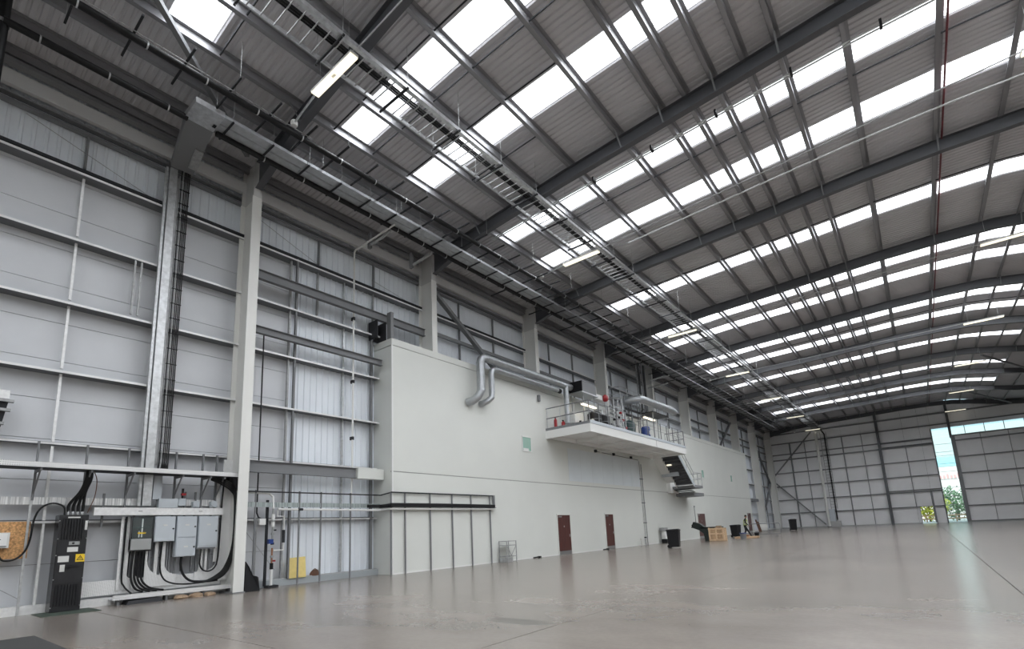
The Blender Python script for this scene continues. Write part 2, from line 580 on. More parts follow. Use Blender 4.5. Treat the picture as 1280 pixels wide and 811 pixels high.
def sheets(ya, yb, z0, z1, nrib, h, m):
    n = max(1, round(yb - ya))
    for k in range(n):
        vsheet(ya + (yb - ya) * k / n, ya + (yb - ya) * (k + 1) / n, z0, z1, nrib, h, m)
sheets(8.74, 12.6, 0.15, 11.44, 4, 0.03, M_CLAD)
sheets(YB, 15.0, 11.46, 14.1, 4, 0.03, M_CLAD)
sheets(12.6, 15.0, 8.9, 11.44, 4, 0.03, M_CLAD)
sheets(15.0, 64.4, 8.9, 14.1, 3, 0.012, M_CLAD)
sheets(64.4, YE, 0.1, 14.1, 3, 0.012, M_CLAD)
sh = MB().box(XW - 0.25, XW - 0.12, YB, YE, -0.1, 14.15)
obj('outer_skin', sh, M_STEEL, wall_left)

gt = MB()
gt.box(-0.22, 0, 0, 1, -0.012, 0.0)
gt.box(-0.012, 0, 0, 1, -0.022, 0.028)
gt.box(-0.22, -0.208, 0, 1, 0, 0.07)
ME_GIRT = gt.mesh('girt', M_GALV)
ME_GIRT.materials.clear()
ME_GIRT.materials.append(mat('girt_web_shaded', (0.15, 0.155, 0.165), 0.55, 0.0, 0.15, 4))  # underside shade put into the dark web colour, lit lip painted bright
ME_GIRT.materials.append(M_BRIGHT)
for pl in ME_GIRT.polygons:
    if pl.center.x > -0.02: pl.material_index = 1
GIRTZ = [2.09, 4.0, 5.88, 7.74, 9.55, 11.5]
for i in range(len(FRAMES) - 1):
    y0, y1 = FRAMES[i] + 0.02, FRAMES[i + 1] - 0.02
    for z in GIRTZ:
        e0, e1 = y0, y1
        if z < 9 and y1 > 12.4 and y0 < 64.4:
            if y0 < 12.4: e1 = 12.38
            elif y1 > 66: e0 = 64.45
            else: continue
        if z > 5:
            piece('girt', ME_GIRT, wall_left, (-16.3, e0, EYE + (z - EYE) * 0.982), (0.4 / 0.22, e1 - e0, 1.15))
        else:
            piece('girt', ME_GIRT, wall_left, (XG, e0, z), (1, e1 - e0, 1))
# second, heavier rail above girt lines where the cladding changes
for i in range(0, 4):
    m = MB().box(-16.5, -16.32, FRAMES[i] + 0.02, FRAMES[i + 1] - 0.02, 11.40, 11.48)
    obj('girt', m, M_DARK, wall_left)
for i in range(3, len(FRAMES) - 1):
    m = MB().box(-16.5, -16.38, FRAMES[i] + 0.12, FRAMES[i + 1] - 0.12, 10.42, 10.58)
    obj('girt', m, M_STEEL, wall_left)
# base rail on a low upstand
m = MB().box(-16.62, -16.38, YB, 7.3, 0.0, 0.20)
obj('base_rail', m, M_BRIGHT, wall_left)
m = MB().box(-16.62, -16.38, 7.3, 12.38, 0.0, 0.20)
obj('base_rail', m, mat('base_rail_grey', (0.36, 0.39, 0.41), 0.5), wall_left)
obj('base_flashing', MB().box(-16.64, -16.42, 7.3, 12.38, 0.2, 0.225), M_GALV, wall_left)
m = MB().box(-16.62, -16.34, 64.45, YE, 0.0, 0.16)
obj('base_rail', m, M_BRIGHT, wall_left)

def column(yc, top=12.52):
    z0 = 8.87 if 12.4 < yc < 64.4 else 0.0
    m = MB()
    for x0, x1 in ((XF - 0.025, XF), (-16.4, -16.375)):
        m.box(x0, x1, yc - 0.15, yc + 0.15, z0, top)
    m.box(-16.375, XF - 0.025, yc - 0.008, yc + 0.008, z0, top)
    o = obj('column', m, M_COL, wall_left)
    s = MB()
    for x0, x1 in ((XF - 0.025, XF), (-16.4, -16.375)):
        s.box(x0, x1, yc - 0.13, yc + 0.13, top, 13.85)
    s.box(-16.375, XF - 0.025, yc - 0.008, yc + 0.008, top, 13.85)
    obj('column_head', s, M_HEAD, wall_left)
    if z0 > 0: return
    b = MB().box(-16.5, -15.5, yc - 0.17, yc + 0.17, 0.0, 0.03)
    obj('base_plate', b, M_STEEL, wall_left)
for yc in FRAMES:
    column(yc)

def post(y0, z0, z1, wd, m, x=-16.5, dx=0.05):
    obj('post', MB().box(x - dx, x + dx, y0 - wd / 2, y0 + wd / 2, z0, z1), m, wall_left)
post(2.76, 0.2, 2.06, 0.045, M_BRIGHT)
for a, b in zip(GIRTZ[:-1], GIRTZ[1:]):
    post(2.76, a + 0.05, b - 0.06, 0.055, M_BRIGHT, -16.52, 0.03)
    post(-5.0, a + 0.05, b - 0.06, 0.055, M_BRIGHT, -16.52, 0.03)
for yy in (4.04, 4.19):
    post(yy, 7.75, 9.36, 0.045, M_GALVD, -16.35, 0.025)
for z in (11.62,):
    for yy in (-5, 2.76, 9.75, 12.25):
        post(yy, z, 12.6, 0.05, M_STEEL, -16.55)
post(8.66, 0.2, 11.4, 0.05, M_GALVD, -16.50)
post(8.83, 0.2, 11.4, 0.06, M_STEEL, -16.38)
post(10.88, 0.2, 11.4, 0.05, M_GALV, -16.58)
post(12.12, 0.2, 9.3, 0.09, M_STEEL, -16.5)
post(9.75, 9.6, 11.45, 0.045, M_GALVD, -16.58)
post(12.25, 9.6, 11.45, 0.045, M_GALVD, -16.58)
for i in range(3, len(FRAMES) - 1):
    a, b = FRAMES[i], FRAMES[i + 1]
    zb = 0.2 if i >= 10 else 9.0
    for t in (1 / 3, 2 / 3):
        post(a + (b - a) * t, zb, 12.6, 0.05, M_STEEL, -16.56)
for yy in (65.6, 67.6):
    post(yy, 0.2, 12.6, 0.09, M_STEEL, -16.42)
# fine diagonal wire bracing
for a, b in (((1.5, 12.55), (4.4, 11.6)), ((7.4, 12.5), (9.9, 11.6)), ((14.3, 11.6), (12.2, 11.95)), ((15.2, 9.6), (17.6, 8.9)), ((0.8, 1.6), (2.5, 0.35)), ((7.5, 1.8), (8.5, 0.5))):
    obj('bracing_wire', MB().tube([(-16.6, a[0], a[1]), (-16.6, b[0], b[1])], 0.008, 5), M_GALVD, wall_left)

def ibeam_y(name, y0, y1, z0, z1, xc, m, wd=0.16):
    b = MB()
    b.box(xc - wd / 2, xc + wd / 2, y0, y1, z1 - 0.02, z1)
    b.box(xc - wd / 2, xc + wd / 2, y0, y1, z0, z0 + 0.02)
    b.box(xc - 0.01, xc + 0.01, y0, y1, z0 + 0.02, z1 - 0.02)
    return obj(name, b, m, wall_left)
ibeam_y('tie_beam', 7.02, 14.68, 10.02, 10.34, -16.15, M_STEEL)
ibeam_y('tie_beam', 7.02, 12.36, 8.12, 8.36, -16.15, M_STEEL)
ibeam_y('tie_beam', 7.02, 11.2, 3.55, 3.92, -16.15, M_STEEL)
b = MB().box(-16.28, -16.0, 11.2, 12.36, 3.53, 3.93)
obj('beam_casing', b, M_OFF, wall_left)
b = MB().box(-15.95, -15.7, 12.48, 12.62, 9.15, 10.35)
obj('stub_post', b, M_STEEL, wall_left)
b = MB()
for x0, x1, y0, y1 in ((-16.5, -15.95, 12.0, 12.04), (-16.5, -16.46, 12.0, 12.45), (-16.5, -15.95, 12.41, 12.45)):
    b.box(x0, x1, y0, y1, 9.2, 9.95)
obj('open_bracket_box', b, M_DARK, wall_left)
def wall_brace(ya, za, yb, zb):
    obj('wall_brace', MB().bar((-16.25, ya, za), (-16.25, yb, zb), 0.16, 0.22, (1, 0, 0)), M_STEEL, wall_left)
wall_brace(14.95, 12.75, 20.1, 9.3)
wall_brace(62.4, 12.7, 56.8, 9.0)
wall_brace(71.0, 12.6, 79.0, 6.3)
wall_brace(71.0, 0.3, 79.0, 6.3)
b = MB().box(-16.42, -16.1, 64.5, 70.6, 3.6, 3.95)
obj('tie_beam', b, M_STEEL, wall_left)

# ------------------------------------------------------------------ far wall
wall_far = structure('wall_far')
def fw(x): return x * 80 / 76.0
def fz(z): return EYE + (z - EYE) * 80 / 76.0
YF = YE
vx = [-16.7, fw(-12.65), fw(-10.92), fw(-9.0), fw(-6.75), fw(-4.7), fw(-3.0), fw(-0.55), fw(1.0), 2.1]
gz = [0.0, fz(1.99), fz(3.71), fz(5.52), fz(7.26), fz(9.03), fz(9.74), fz(11.2), fz(12.48)]
OX0, OX1, OZ0, OZ1 = 2.1, 3.84, 10.2, 11.25     # opening beside the big door; glazed strip heights
DX0, DX1, DZ = -0.24, 1.08, fz(1.99)                 # small doorway
def fpanel(x0, x1, z0, z1, yy=YF):
    if x1 - x0 < 0.03 or z1 - z0 < 0.03: return
    obj('panel', MB().box(x0 + 0.008, x1 - 0.008, yy, yy + 0.1, z0 + 0.008, z1 - 0.008), M_FARP, wall_far)
for i in range(len(vx) - 1):
    x0, x1 = vx[i], vx[i + 1]
    for k in range(len(gz)):
        z0 = gz[k]
        z1 = gz[k + 1] if k + 1 < len(gz) else min(z_sheet(x0), z_sheet(x1)) + 0.05
        if z0 < DZ - 0.05 and x1 > DX0 and x0 < DX1:
            fpanel(x0, max(x0, DX0), z0, z1); fpanel(min(x1, DX1), x1, z0, z1)
            continue
        fpanel(x0, x1, z0, z1)
        
fpanel(DX0, DX1, DZ, gz[1] if gz[1] > DZ else DZ)
xr = [2.1, 3.84, 6.4, 8.8, 11.2, 13.6, 16.2, XR]
for i in range(len(xr) - 1):
    zt = min(z_sheet(xr[i]), z_sheet(xr[i + 1])) + 0.05
    fpanel(xr[i], xr[i + 1], OZ1, fz(12.48)); fpanel(xr[i], xr[i + 1], fz(12.48), zt)
fpanel(14.5, XR, 0, OZ1)
back = MB()
back.box(-17, DX0 - 0.02, YF + 0.12, YF + 0.2, 0, 14.8); back.box(DX1 + 0.02, OX0, YF + 0.12, YF + 0.2, 0, 14.8)
back.box(DX0 - 0.02, DX1 + 0.02, YF + 0.12, YF + 0.2, DZ + 0.01, 14.8); back.box(OX0, XR, YF + 0.12, YF + 0.2, OZ1, 14.2); back.box(14.5, XR, YF + 0.12, YF + 0.2, 0, OZ1)
obj('outer_skin', back, M_STEEL, wall_far)
for z in gz[1:]:
    x1 = 2.1 if z < OZ1 else XR
    segs = [(-16.6, x1)]
    if z < DZ + 0.05: segs = [(-16.6, DX0), (DX1, x1)]
    for a, b in segs:
        h = 0.16 if z > 12 or abs(z - gz[5]) < 0.01 else 0.13
        obj('girt', MB().box(a, b, YF - 0.2, YF - 0.01, z - h / 2, z + h / 2), M_STEEL, wall_far)
obj('girt', MB().box(-3.1, 2.1, YF - 0.24, YF - 0.05, fz(3.85), fz(3.98)), M_STEEL, wall_far)
obj('base_rail', MB().box(-16.6, DX0, YF - 0.16, YF - 0.01, 0, 0.14), M_GALVD, wall_far)
for x, wd, z1 in ((fw(-12.65), 0.16, fz(11.2)), (fw(-10.92), 0.06, fz(11.2)), (fw(-6.75), 0.12, fz(11.2)), (fw(-4.7), 0.06, fz(11.2)), (fw(-0.55), 0.08, fz(9.0)), (fw(1.0), 0.2, fz(3.7))):
    z0 = 0.1 if abs(x - fw(-0.55)) > 0.01 else DZ + 0.05
    obj('post', MB().box(x - wd / 2, x + wd / 2, YF - 0.22, YF - 0.02, z0, z1), M_STEEL, wall_far)
for x in (fw(-3.0),):
    m = MB()
    m.box(x - 0.15, x + 0.15, YF - 0.3, YF - 0.28, 0, 14.2); m.box(x - 0.15, x + 0.15, YF - 0.62, YF - 0.6, 0, 14.2); m.box(x - 0.02, x + 0.02, YF - 0.6, YF - 0.3, 0, 14.2)
    obj('wind_post', m, M_RAFT, wall_far)
m = MB().box(OX1 - 0.12, OX1 + 0.12, YF - 0.4, YF - 0.1, OZ0 - 0.3, 14.1)
obj('wind_post', m, M_RAFT, wall_far)
for a, b in (((-10.5, 12.85), (-16.1, 6.8)), ((-16.1, 6.8), (-10.3, 0.35))):
    obj('wall_brace', MB().bar((a[0], YF - 0.35, a[1]), (b[0], YF - 0.35, b[1]), 0.14, 0.2, (0, 1, 0)), M_STEEL, wall_far)
for z0, z1 in ((fz(9.08), fz(9.2)), (fz(9.6), fz(9.72))):
    obj('door_track', MB().box(-3.0, 2.1, YF - 0.3, YF - 0.2, z0, z1), M_RAFT, wall_far)
# gable corner column
# big hangar door leaf
door_5 = structure('door_5')
YD = YF - 0.35
dz = [0.0, fz(1.86), fz(3.68), fz(5.46), fz(7.28), fz(9.13), OZ0]
dx = [OX1, fw(6.1), fw(8.36), 11.3, 13.8, 16.2]
for i in range(len(dx) - 1):
    for k in range(len(dz) - 1):
        obj('panel', MB().box(dx[i] + 0.008, dx[i + 1] - 0.008, YD, YD + 0.08, dz[k] + 0.008, dz[k + 1] - 0.008), M_FARP, door_5)
for z in dz[1:-1]:
    obj('rail', MB().box(OX1, 16.2, YD - 0.15, YD - 0.005, z - 0.07, z + 0.07), M_STEEL, door_5)
obj('rail', MB().box(OX1, 16.2, YD - 0.18, YD - 0.005, 0.02, 0.2), M_STEEL, door_5)
obj('rail', MB().box(OX1, 16.2, YD - 0.18, YD - 0.005, OZ0 - 0.12, OZ0 + 0.02), M_STEEL, door_5)
obj('stile', MB().box(OX1 - 0.05, OX1 + 0.32, YD - 0.2, YD - 0.005, 0.02, OZ0), M_STEEL, door_5)
for x in dx[1:-1]:
    obj('stile', MB().box(x - 0.03, x + 0.03, YD - 0.1, YD - 0.005, 0.2, OZ0 - 0.1), M_GALVD, door_5)
# glazed strip over the door and tall glazed slit beside it
window_4 = structure('window_4')
mx_ = [OX0, OX1 - 0.1, OX1 + 0.1, fw(4.95), fw(6.6), fw(8.2), fw(9.8), 12.0, 13.7, 14.5]
for i in range(len(mx_) - 1):
    obj('pane', MB().box(mx_[i] + 0.02, mx_[i + 1] - 0.02, YF + 0.04, YF + 0.05, OZ0, OZ1), M_GLASS, window_4)
for x in mx_[2:]:
    obj('mullion', MB().box(x - 0.03, x + 0.03, YF, YF + 0.09, OZ0, OZ1), M_GALVD, window_4)
obj('window_sill', MB().box(OX1, 14.5, YF, YF + 0.1, OZ0 - 0.08, OZ0), M_STEEL, window_4)
window_5 = structure('window_5')
tz = [0.05, 1.1, 2.1, 3.1, 4.1, 5.05, 6.0, 6.95, 7.9, 8.35, 9.3, OZ0]
for k in range(len(tz) - 1):
    obj('pane', MB().box(OX0 + 0.03, OX1 - 0.02, YF + 0.04, YF + 0.05, tz[k] + 0.02, tz[k + 1] - 0.02), M_GLASS, window_5)
    obj('transom', MB().box(OX0, OX1, YF + 0.01, YF + 0.08, tz[k] - 0.018, tz[k] + 0.018), M_GALVD, window_5)
obj('window_frame', MB().box(OX0 - 0.06, OX0 + 0.06, YF - 0.1, YF + 0.1, 0, OZ1), M_RAFT, window_5)
door_6 = structure('door_6')
fr = MB()
fr.box(DX0 - 0.06, DX0, YF - 0.06, YF + 0.12, 0, DZ + 0.06); fr.box(DX1, DX1 + 0.06, YF - 0.06, YF + 0.12, 0, DZ + 0.06); fr.box(DX0, DX1, YF - 0.06, YF + 0.12, DZ, DZ + 0.06)
obj('frame', fr, M_STEEL, door_6)
obj('leaf', MB().box(DX1 + 0.02, DX1 + 0.07, YF + 0.15, YF + 1.3, 0.02, DZ), M_GALVD, door_6)

# right and back walls of the hall (outside the picture)
wall_right = structure('wall_right')
for k in range(12):
    obj('panel', MB().box(XR, XR + 0.12, YB + k * (YE - YB) / 12, YB + (k + 1) * (YE - YB) / 12 - 0.02, 0, 12.6), M_OFF, wall_right)
wall_back = structure('wall_back')
for k in range(6):
    x0 = -17 + k * 6
    obj('panel', MB().box(x0, x0 + 5.98, YB - 0.12, YB, 0, 14.8), M_OFF, wall_back)

# ------------------------------------------------------------------ office block
wall_office = structure('wall_office')
YO0, YO1, ZO = 12.4, 64.4, 9.16
obj('lower_panel', MB().box(XF - 0.1, XF, YO0, YO1, 0.0, 3.80), M_OFF, wall_office)
obj('upper_panel', MB().box(XF - 0.1, XF, YO0, YO1, 3.835, 8.86), M_OFF, wall_office)
obj('joint_strip', MB().box(XF - 0.09, XF - 0.012, YO0, YO1, 3.79, 3.845), M_OFFJ, wall_office)
obj('joint_strip', MB().box(XF - 0.09, XF - 0.012, YO0, YO1, 8.85, 8.885), M_OFFJ, wall_office)
obj('cap_trim', MB().box(XF - 0.16, XF + 0.012, YO0 - 0.012, YO1 + 0.01, 8.88, ZO), M_OFF, wall_office)
obj('side_panel', MB().box(XW, XF - 0.1, YO0, YO0 + 0.1, 0.0, 8.86), M_OFF, wall_office)
obj('cap_trim', MB().box(XW, XF - 0.16, YO0 - 0.012, YO0 + 0.15, 8.88, ZO), M_OFF, wall_office)
obj('side_panel', MB().box(XW, XF - 0.1, YO1 - 0.1, YO1, 0.0, ZO), M_OFF, wall_office)
obj('roof_panel', MB().box(XW, XF - 0.1, YO0 + 0.1, YO1 - 0.1, 8.8, 8.86), M_OFF, wall_office)
obj('corner_trim', MB().box(XF - 0.03, XF + 0.006, YO0 - 0.012, YO0 + 0.05, 0.0, 8.88), M_WHITE, wall_office)
obj('floor_trim', MB().box(XF, XF + 0.015, YO0, YO1, 0.0, 0.05), M_WHITE, wall_office)

M_SHEEN = mat('wall_sheen', (0.69, 0.735, 0.76), 0.3, 0.0, 0.05, 0.8)  # pale bluish sheets painting a reflected sheen onto the office wall
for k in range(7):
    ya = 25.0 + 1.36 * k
    obj('sheen_sheet', MB().box(XF, XF + 0.004, ya, ya + 1.345, 4.05, 5.95), M_SHEEN, wall_office)

def office_door(n, y0, y1, h, closer=True):
    d = structure('door_%d' % n)
    f = MB()
    f.box(XF - 0.02, XF + 0.035, y0 - 0.07, y0, 0, h + 0.07); f.box(XF - 0.02, XF + 0.035, y1, y1 + 0.07, 0, h + 0.07); f.box(XF - 0.02, XF + 0.035, y0, y1, h, h + 0.07)
    obj('frame', f, M_OFF, d)
    obj('leaf', MB().box(XF - 0.02, XF + 0.02, y0 + 0.006, y1 - 0.006, 0.01, h - 0.006), M_DOOR, d)
    obj('kick_plate', MB().box(XF + 0.02, XF + 0.026, y0 + 0.03, y1 - 0.03, 0.02, 0.2), M_STAIN, d)
    hd = MB().box(XF + 0.02, XF + 0.03, y1 - 0.14, y1 - 0.09, 0.92, 1.08)
    hd.tube([(XF + 0.03, y1 - 0.115, 1.0), (XF + 0.07, y1 - 0.115, 1.0), (XF + 0.07, y1 - 0.24, 1.0)], 0.011, 6)
    obj('handle', hd, M_STAIN, d)
    if closer:
        obj('door_closer', MB().box(XF + 0.02, XF + 0.075, y0 + 0.08, y0 + 0.36, h - 0.12, h - 0.06), M_STAIN, d)
    obj('sign_disc', MB().tube([(XF + 0.02, (y0 + y1) / 2, 1.5), (XF + 0.024, (y0 + y1) / 2, 1.5)], 0.05, 10), M_RED if n > 4 else M_STAIN, d)
office_door(1, 23.5, 24.75, 2.12)
office_door(2, 28.85, 29.9, 2.14)
office_door(3, 45.7, 47.6, 2.14)
office_door(4, 62.0, 63.5, 2.16)
def vision_panel(n, y0, y1, z0, z1, border=True):
    d = structure('window_%d' % n)
    f = MB()
    t = 0.05
    for a, b, c, e in ((y0 - t, y0, z0 - t, z1 + t), (y1, y1 + t, z0 - t, z1 + t), (y0, y1, z0 - t, z0), (y0, y1, z1, z1 + t)):
        f.box(XF, XF + 0.03, a, b, c, e)
    obj('frame', f, M_WHITE, d)
    obj('pane', MB().box(XF + 0.002, XF + 0.012, y0, y1, z0, z1), M_GREENG, d)
    if border:
        obj('blind', MB().box(XF + 0.014, XF + 0.018, y0 + 0.05, y0 + 0.5, z0, z0 + 0.12), M_WHITE, d)
vision_panel(1, 20.72, 21.42, 5.42, 6.12)
vision_panel(2, 48.0, 48.6, 5.45, 6.15, False)
vision_panel(3, 57.2, 57.75, 5.5, 6.15, False)

# ------------------------------------------------------------------ overhead services
def SC(x0, x1, *yz):
    """move points measured on plane x0 to plane x1 along the line of sight"""
    k = x1 / x0
    return [(y * k, EYE + (z - EYE) * k) for y, z in yz]

# long cable ladder with its own hangers
cl = thing('cable_ladder', 'long open cable ladder with black cables hung lengthwise beneath the rooflights', 'cable ladder', (-9.6, -2, 13.1))
LY0, LY1 = -2.0, 79.4
obj('side_rail', MB().box(-9.18, -9.06, LY0, LY1, 13.06, 13.17), M_GALV, cl)
obj('side_rail', MB().box(-10.08, -10.04, LY0, LY1, 13.06, 13.16), M_GALV, cl)
me = MB().box(-0.46, 0.46, -0.012, 0.012, -0.014, 0.014).mesh('rung', M_GALVD)
k = 0
yy = LY0 + 0.15
while yy < LY1:
    piece('rung', me, cl, (0, yy - LY0, -0.02)); yy += 0.31
for dx, r in ((-9.36, 0.028), (-9.43, 0.032), (-9.50, 0.026)):
    obj('cable', MB().tube([(dx, LY0, 13.13), (dx, 40, 13.13), (dx, LY1 - 0.25, 13.13), (dx + 0.2, LY1 - 0.1, 12.9), (-8.95 + (dx + 9.43) * 0.8, YF - 0.42, 12.3), (-8.95 + (dx + 9.43) * 0.8, YF - 0.42, 0.9)], r, 6), M_BLACK, cl)
yy = 1.9
while yy < 79:
    obj('cross_bar', MB().box(-10.2, -8.98, yy - 0.022, yy + 0.022, 12.99, 13.035), M_DARK, cl)
    for x in (-10.14, -9.03):
        obj('hanger_rod', MB().tube([(x, yy, 12.97), (x, yy, z_sheet(x))], 0.008, 5), M_GALVD, cl)
    yy += 1.95

# pipe rack: cross bars under the roof near the eaves
rk = thing('pipe_rack', 'row of dark cross bars carrying pipes and tray along the eaves', 'pipe rack', (-13, 0, 12.9))
for k in range(-4, 70):
    y0 = 4.75 + 1.05 * k
    x1 = -13.35 if y0 < 12.2 else -14.25
    obj('support_bar', MB().box(x1, -11.86, y0 - 0.022, y0 + 0.022, 12.93, 12.975), M_DARK, rk)
    if k % 3 == 0:
        for x in (-11.9, -13.28):
            obj('hanger_rod', MB().tube([(x, y0, 12.95), (x, y0, z_sheet(x) - 0.1)], 0.008, 5), M_GALVD, rk)
    if k % 3 == 1 and y0 > 16:
        obj('support_bar', MB().box(-15.3, -14.2, y0 - 0.022, y0 + 0.022, 12.95, 13.0), M_DARK, rk)

def long_pipe(name, label, x, segs, extra):
    t = thing(name, label, 'pipe', (x, segs[0][0], 12.8))
    for a, b in segs:
        obj('pipe_run', MB().tube([(x, a, 12.8), (x, b, 12.8)], 0.085, 10), M_BLACK, t, smooth=True)
    for dx in extra:
        obj('conduit', MB().tube([(x + dx, segs[0][0], 12.88), (x + dx, 7.0, 12.88)], 0.012, 6), M_GALVD, t)
    yy = segs[0][0] + 0.6
    while yy < segs[-1][1]:
        if any(a + 0.1 < yy < b - 0.1 for a, b in segs):
            obj('pipe_clip', MB().tube([(x, yy - 0.015, 12.8), (x, yy + 0.015, 12.8)], 0.093, 10), M_GALV, t)
        yy += 1.27
    return t
long_pipe('insulated_pipe', 'long black insulated pipe with bright conduits, on the roof side of the rack', -12.45, [(-1.5, 75)], (0.11,))
pp = long_pipe('insulated_pipe', 'long black insulated pipe on the wall side of the galvanised tray', -14.05, [(0.72, 4.32), (5.05, 75)], (-0.1,))
obj('pipe_drop', MB().tube([(-14.15, 0.70, 14.1), (-14.15, 0.70, 10.6)], 0.13, 10), M_BLACK, pp, smooth=True)
obj('drop_collar', MB().tube([(-14.15, 0.70, 12.74), (-14.15, 0.70, 12.82)], 0.15, 10), M_STEEL, pp)

tr = thing('cable_tray', 'wide galvanised covered cable tray with centre seam running beside the black pipe', 'cable tray', (-13.7, 4.5, 12.86))
ty = [4.95, 7.4, 9.9, 12.4, 14.9, 17.4, 19.9, 22.4, 26, 30, 34, 38, 42, 46, 50, 54, 58, 62, 66, 70, 74]
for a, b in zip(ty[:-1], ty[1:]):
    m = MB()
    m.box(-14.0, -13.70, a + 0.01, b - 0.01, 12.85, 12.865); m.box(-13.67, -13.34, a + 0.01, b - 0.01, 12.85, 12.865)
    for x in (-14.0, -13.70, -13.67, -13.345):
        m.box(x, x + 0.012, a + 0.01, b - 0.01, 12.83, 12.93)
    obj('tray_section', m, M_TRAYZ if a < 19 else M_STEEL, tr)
yy = 5.2
while yy < 74:
    obj('bearer', MB().box(-14.22, -13.3, yy - 0.022, yy + 0.022, 12.79, 12.83), M_DARK, tr)
    if yy < 30:
        obj('hanger_rod', MB().tube([(-13.31, yy, 12.8), (-13.31, yy, z_sheet(-13.31))], 0.008, 5), M_GALVD, tr)
    yy += 1.13
# sheet metal head where the tray drops to the wall
m = MB().hexa([(-14.12, 4.25, 12.78), (-13.30, 4.25, 12.80), (-13.30, 4.97, 12.80), (-14.12, 4.97, 12.78), (-14.12, 4.25, 12.96), (-13.30, 4.25, 12.96), (-13.30, 4.97, 12.96), (-14.12, 4.97, 12.96)])
obj('tray_head', m, M_GALV, tr)
m = MB().hexa([(-16.2, 4.62, 12.74), (-16.1, 4.62, 12.60), (-16.1, 5.22, 12.60), (-16.2, 5.22, 12.74), (-14.3, 4.30, 12.96), (-14.05, 4.30, 12.78), (-14.05, 4.97, 12.78), (-14.3, 4.97, 12.96)])
obj('tray_drop', m, M_STEEL, tr)
obj('drop_cover', MB().hexa([(-15.9, 4.98, 12.68), (-15.8, 4.98, 12.58), (-15.8, 5.2, 12.58), (-15.9, 5.2, 12.68), (-15.0, 4.86, 12.82), (-14.95, 4.86, 12.66), (-14.95, 5.08, 12.66), (-15.0, 5.08, 12.82)]), M_GALVD, tr)
obj('end_slot', MB().box(-13.86, -13.74, 4.86, 4.94, 12.77, 12.785), M_BLACK, tr)

# linear lights in two rows, with the conduits that feed them
ORD = ['first', 'second', 'third', 'fourth', 'fifth', 'sixth', 'seventh']
def linear_light(x0, x1, y, label, grp, z=12.96):
    t = thing('linear_light', label, 'ceiling light', ((x0 + x1) / 2, y, z), 0, grp)
    obj('body', MB().box(x0, x1, y - 0.11, y + 0.11, z + 0.03, z + 0.10), M_WHITE, t)
    mid = (x0 + x1) / 2
    for a, b in ((x0 + 0.02, mid - 0.09), (mid + 0.09, x1 - 0.02)):
        obj('diffuser', MB().box(a, b, y - 0.105, y + 0.105, z, z + 0.03), M_LED, t)
    for dy in (-0.075, 0.075):
        obj('diffuser', MB().box(mid - 0.09, mid + 0.09, y + dy - 0.03, y + dy + 0.03, z, z + 0.03), M_LED, t)
    for x in (x0 + 0.25, x1 - 0.25):
        obj('hanger_rod', MB().tube([(x, y, z + 0.1), (x, y, z_low(x) + 0.6)], 0.006, 5), M_GALV, t)
LEFTY = [6.25, 18.42, 30.6, 42.8, 54.5, 66.8, 78.9]
RIGHTY = [17.5, 29.9, 42.4, 54.5, 66.8, 79.1]
for i, yy in enumerate(LEFTY):
    lab = 'brightest linear light with two tubes, under the ladder at the near rafter' if i == 0 else '%s linear light from the near end, in the row under the cable ladder' % ORD[i]
    linear_light(-11.0, -9.22, yy, lab, 'linear lights under the cable ladder')
for i, yy in enumerate(RIGHTY):
    linear_light(3.74, 5.65, yy, '%s linear light from the near end, in the mid-roof row away from ladder' % ORD[i], 'linear lights in the middle of the roof')
for i, yy in enumerate(LEFTY):
    y2 = RIGHTY[i - 1] if i > 0 else 5.9
    t = thing('lighting_conduit', 'thin cross conduit feeding the %s pair of linear lights from the near end' % ORD[i], 'conduit', (-9.2, yy, 13.05), 0, 'cross conduits of the lights')
    obj('conduit_run', MB().tube([(-9.15, yy, 13.08), (3.74, y2, 13.06)], 0.019, 6), M_GALVD, t)
    obj('conduit_run', MB().tube([(-12.25, yy + 0.15, 13.02), (-11.0, yy + 0.02, 13.02)], 0.03, 6), M_GALV, t)
    obj('junction_box', MB().lathe(-12.33, yy + 0.16, [(0.09, 12.94), (0.1, 12.98), (0.1, 13.06), (0.07, 13.1)], 10), M_WHITE, t)
t = thing('lighting_conduit', 'bright double conduit clipped along behind the second rafter', 'conduit', (-9.4, 14.98, 13.5))
for dy in (0.0, 0.1):
    obj('conduit_run', MB().tube([(x, 15.05 + dy, z_low(x) - 0.10) for x in (-12.4, -8.5, -5, -2, 0, 2.5, 4.5, 7, 9)], 0.026, 6), M_GALV, t)
for x in (-7.5, -5.3, -3.2, -1.1, 1.0, 3.0):
    obj('clip', MB().box(x - 0.03, x + 0.03, 14.96, 15.16, z_low(x) - 0.16, z_low(x) + 0.02), M_DARK, t)
t = thing('lighting_conduit', 'bright conduit under the fourth purlin bay crossing the second rooflight strip', 'conduit', (-9, 20.1, 13.6))
obj('conduit_run', MB().tube([(x, 20.12, z_low(x) + 0.2) for x in (-8.6, -5, 0, 2.5, 4.5, 7)], 0.03, 6), M_GALV, t)

t = thing('ridge_pipe', 'thin dark red pipe running beside the ridge purlin', 'pipe', (2.5, 0, 14.3))
obj('pipe_run', MB().tube([(2.47, -8, 14.42), (2.47, 79, 14.42)], 0.03, 7), mat('dark_red_paint', (0.13, 0.012, 0.02), 0.45), t)
for yy in FRAMES[1:]:
    obj('pipe_clip', MB().box(2.44, 2.5, yy + 0.4, yy + 0.43, 14.42, 14.6), M_STEEL, t)

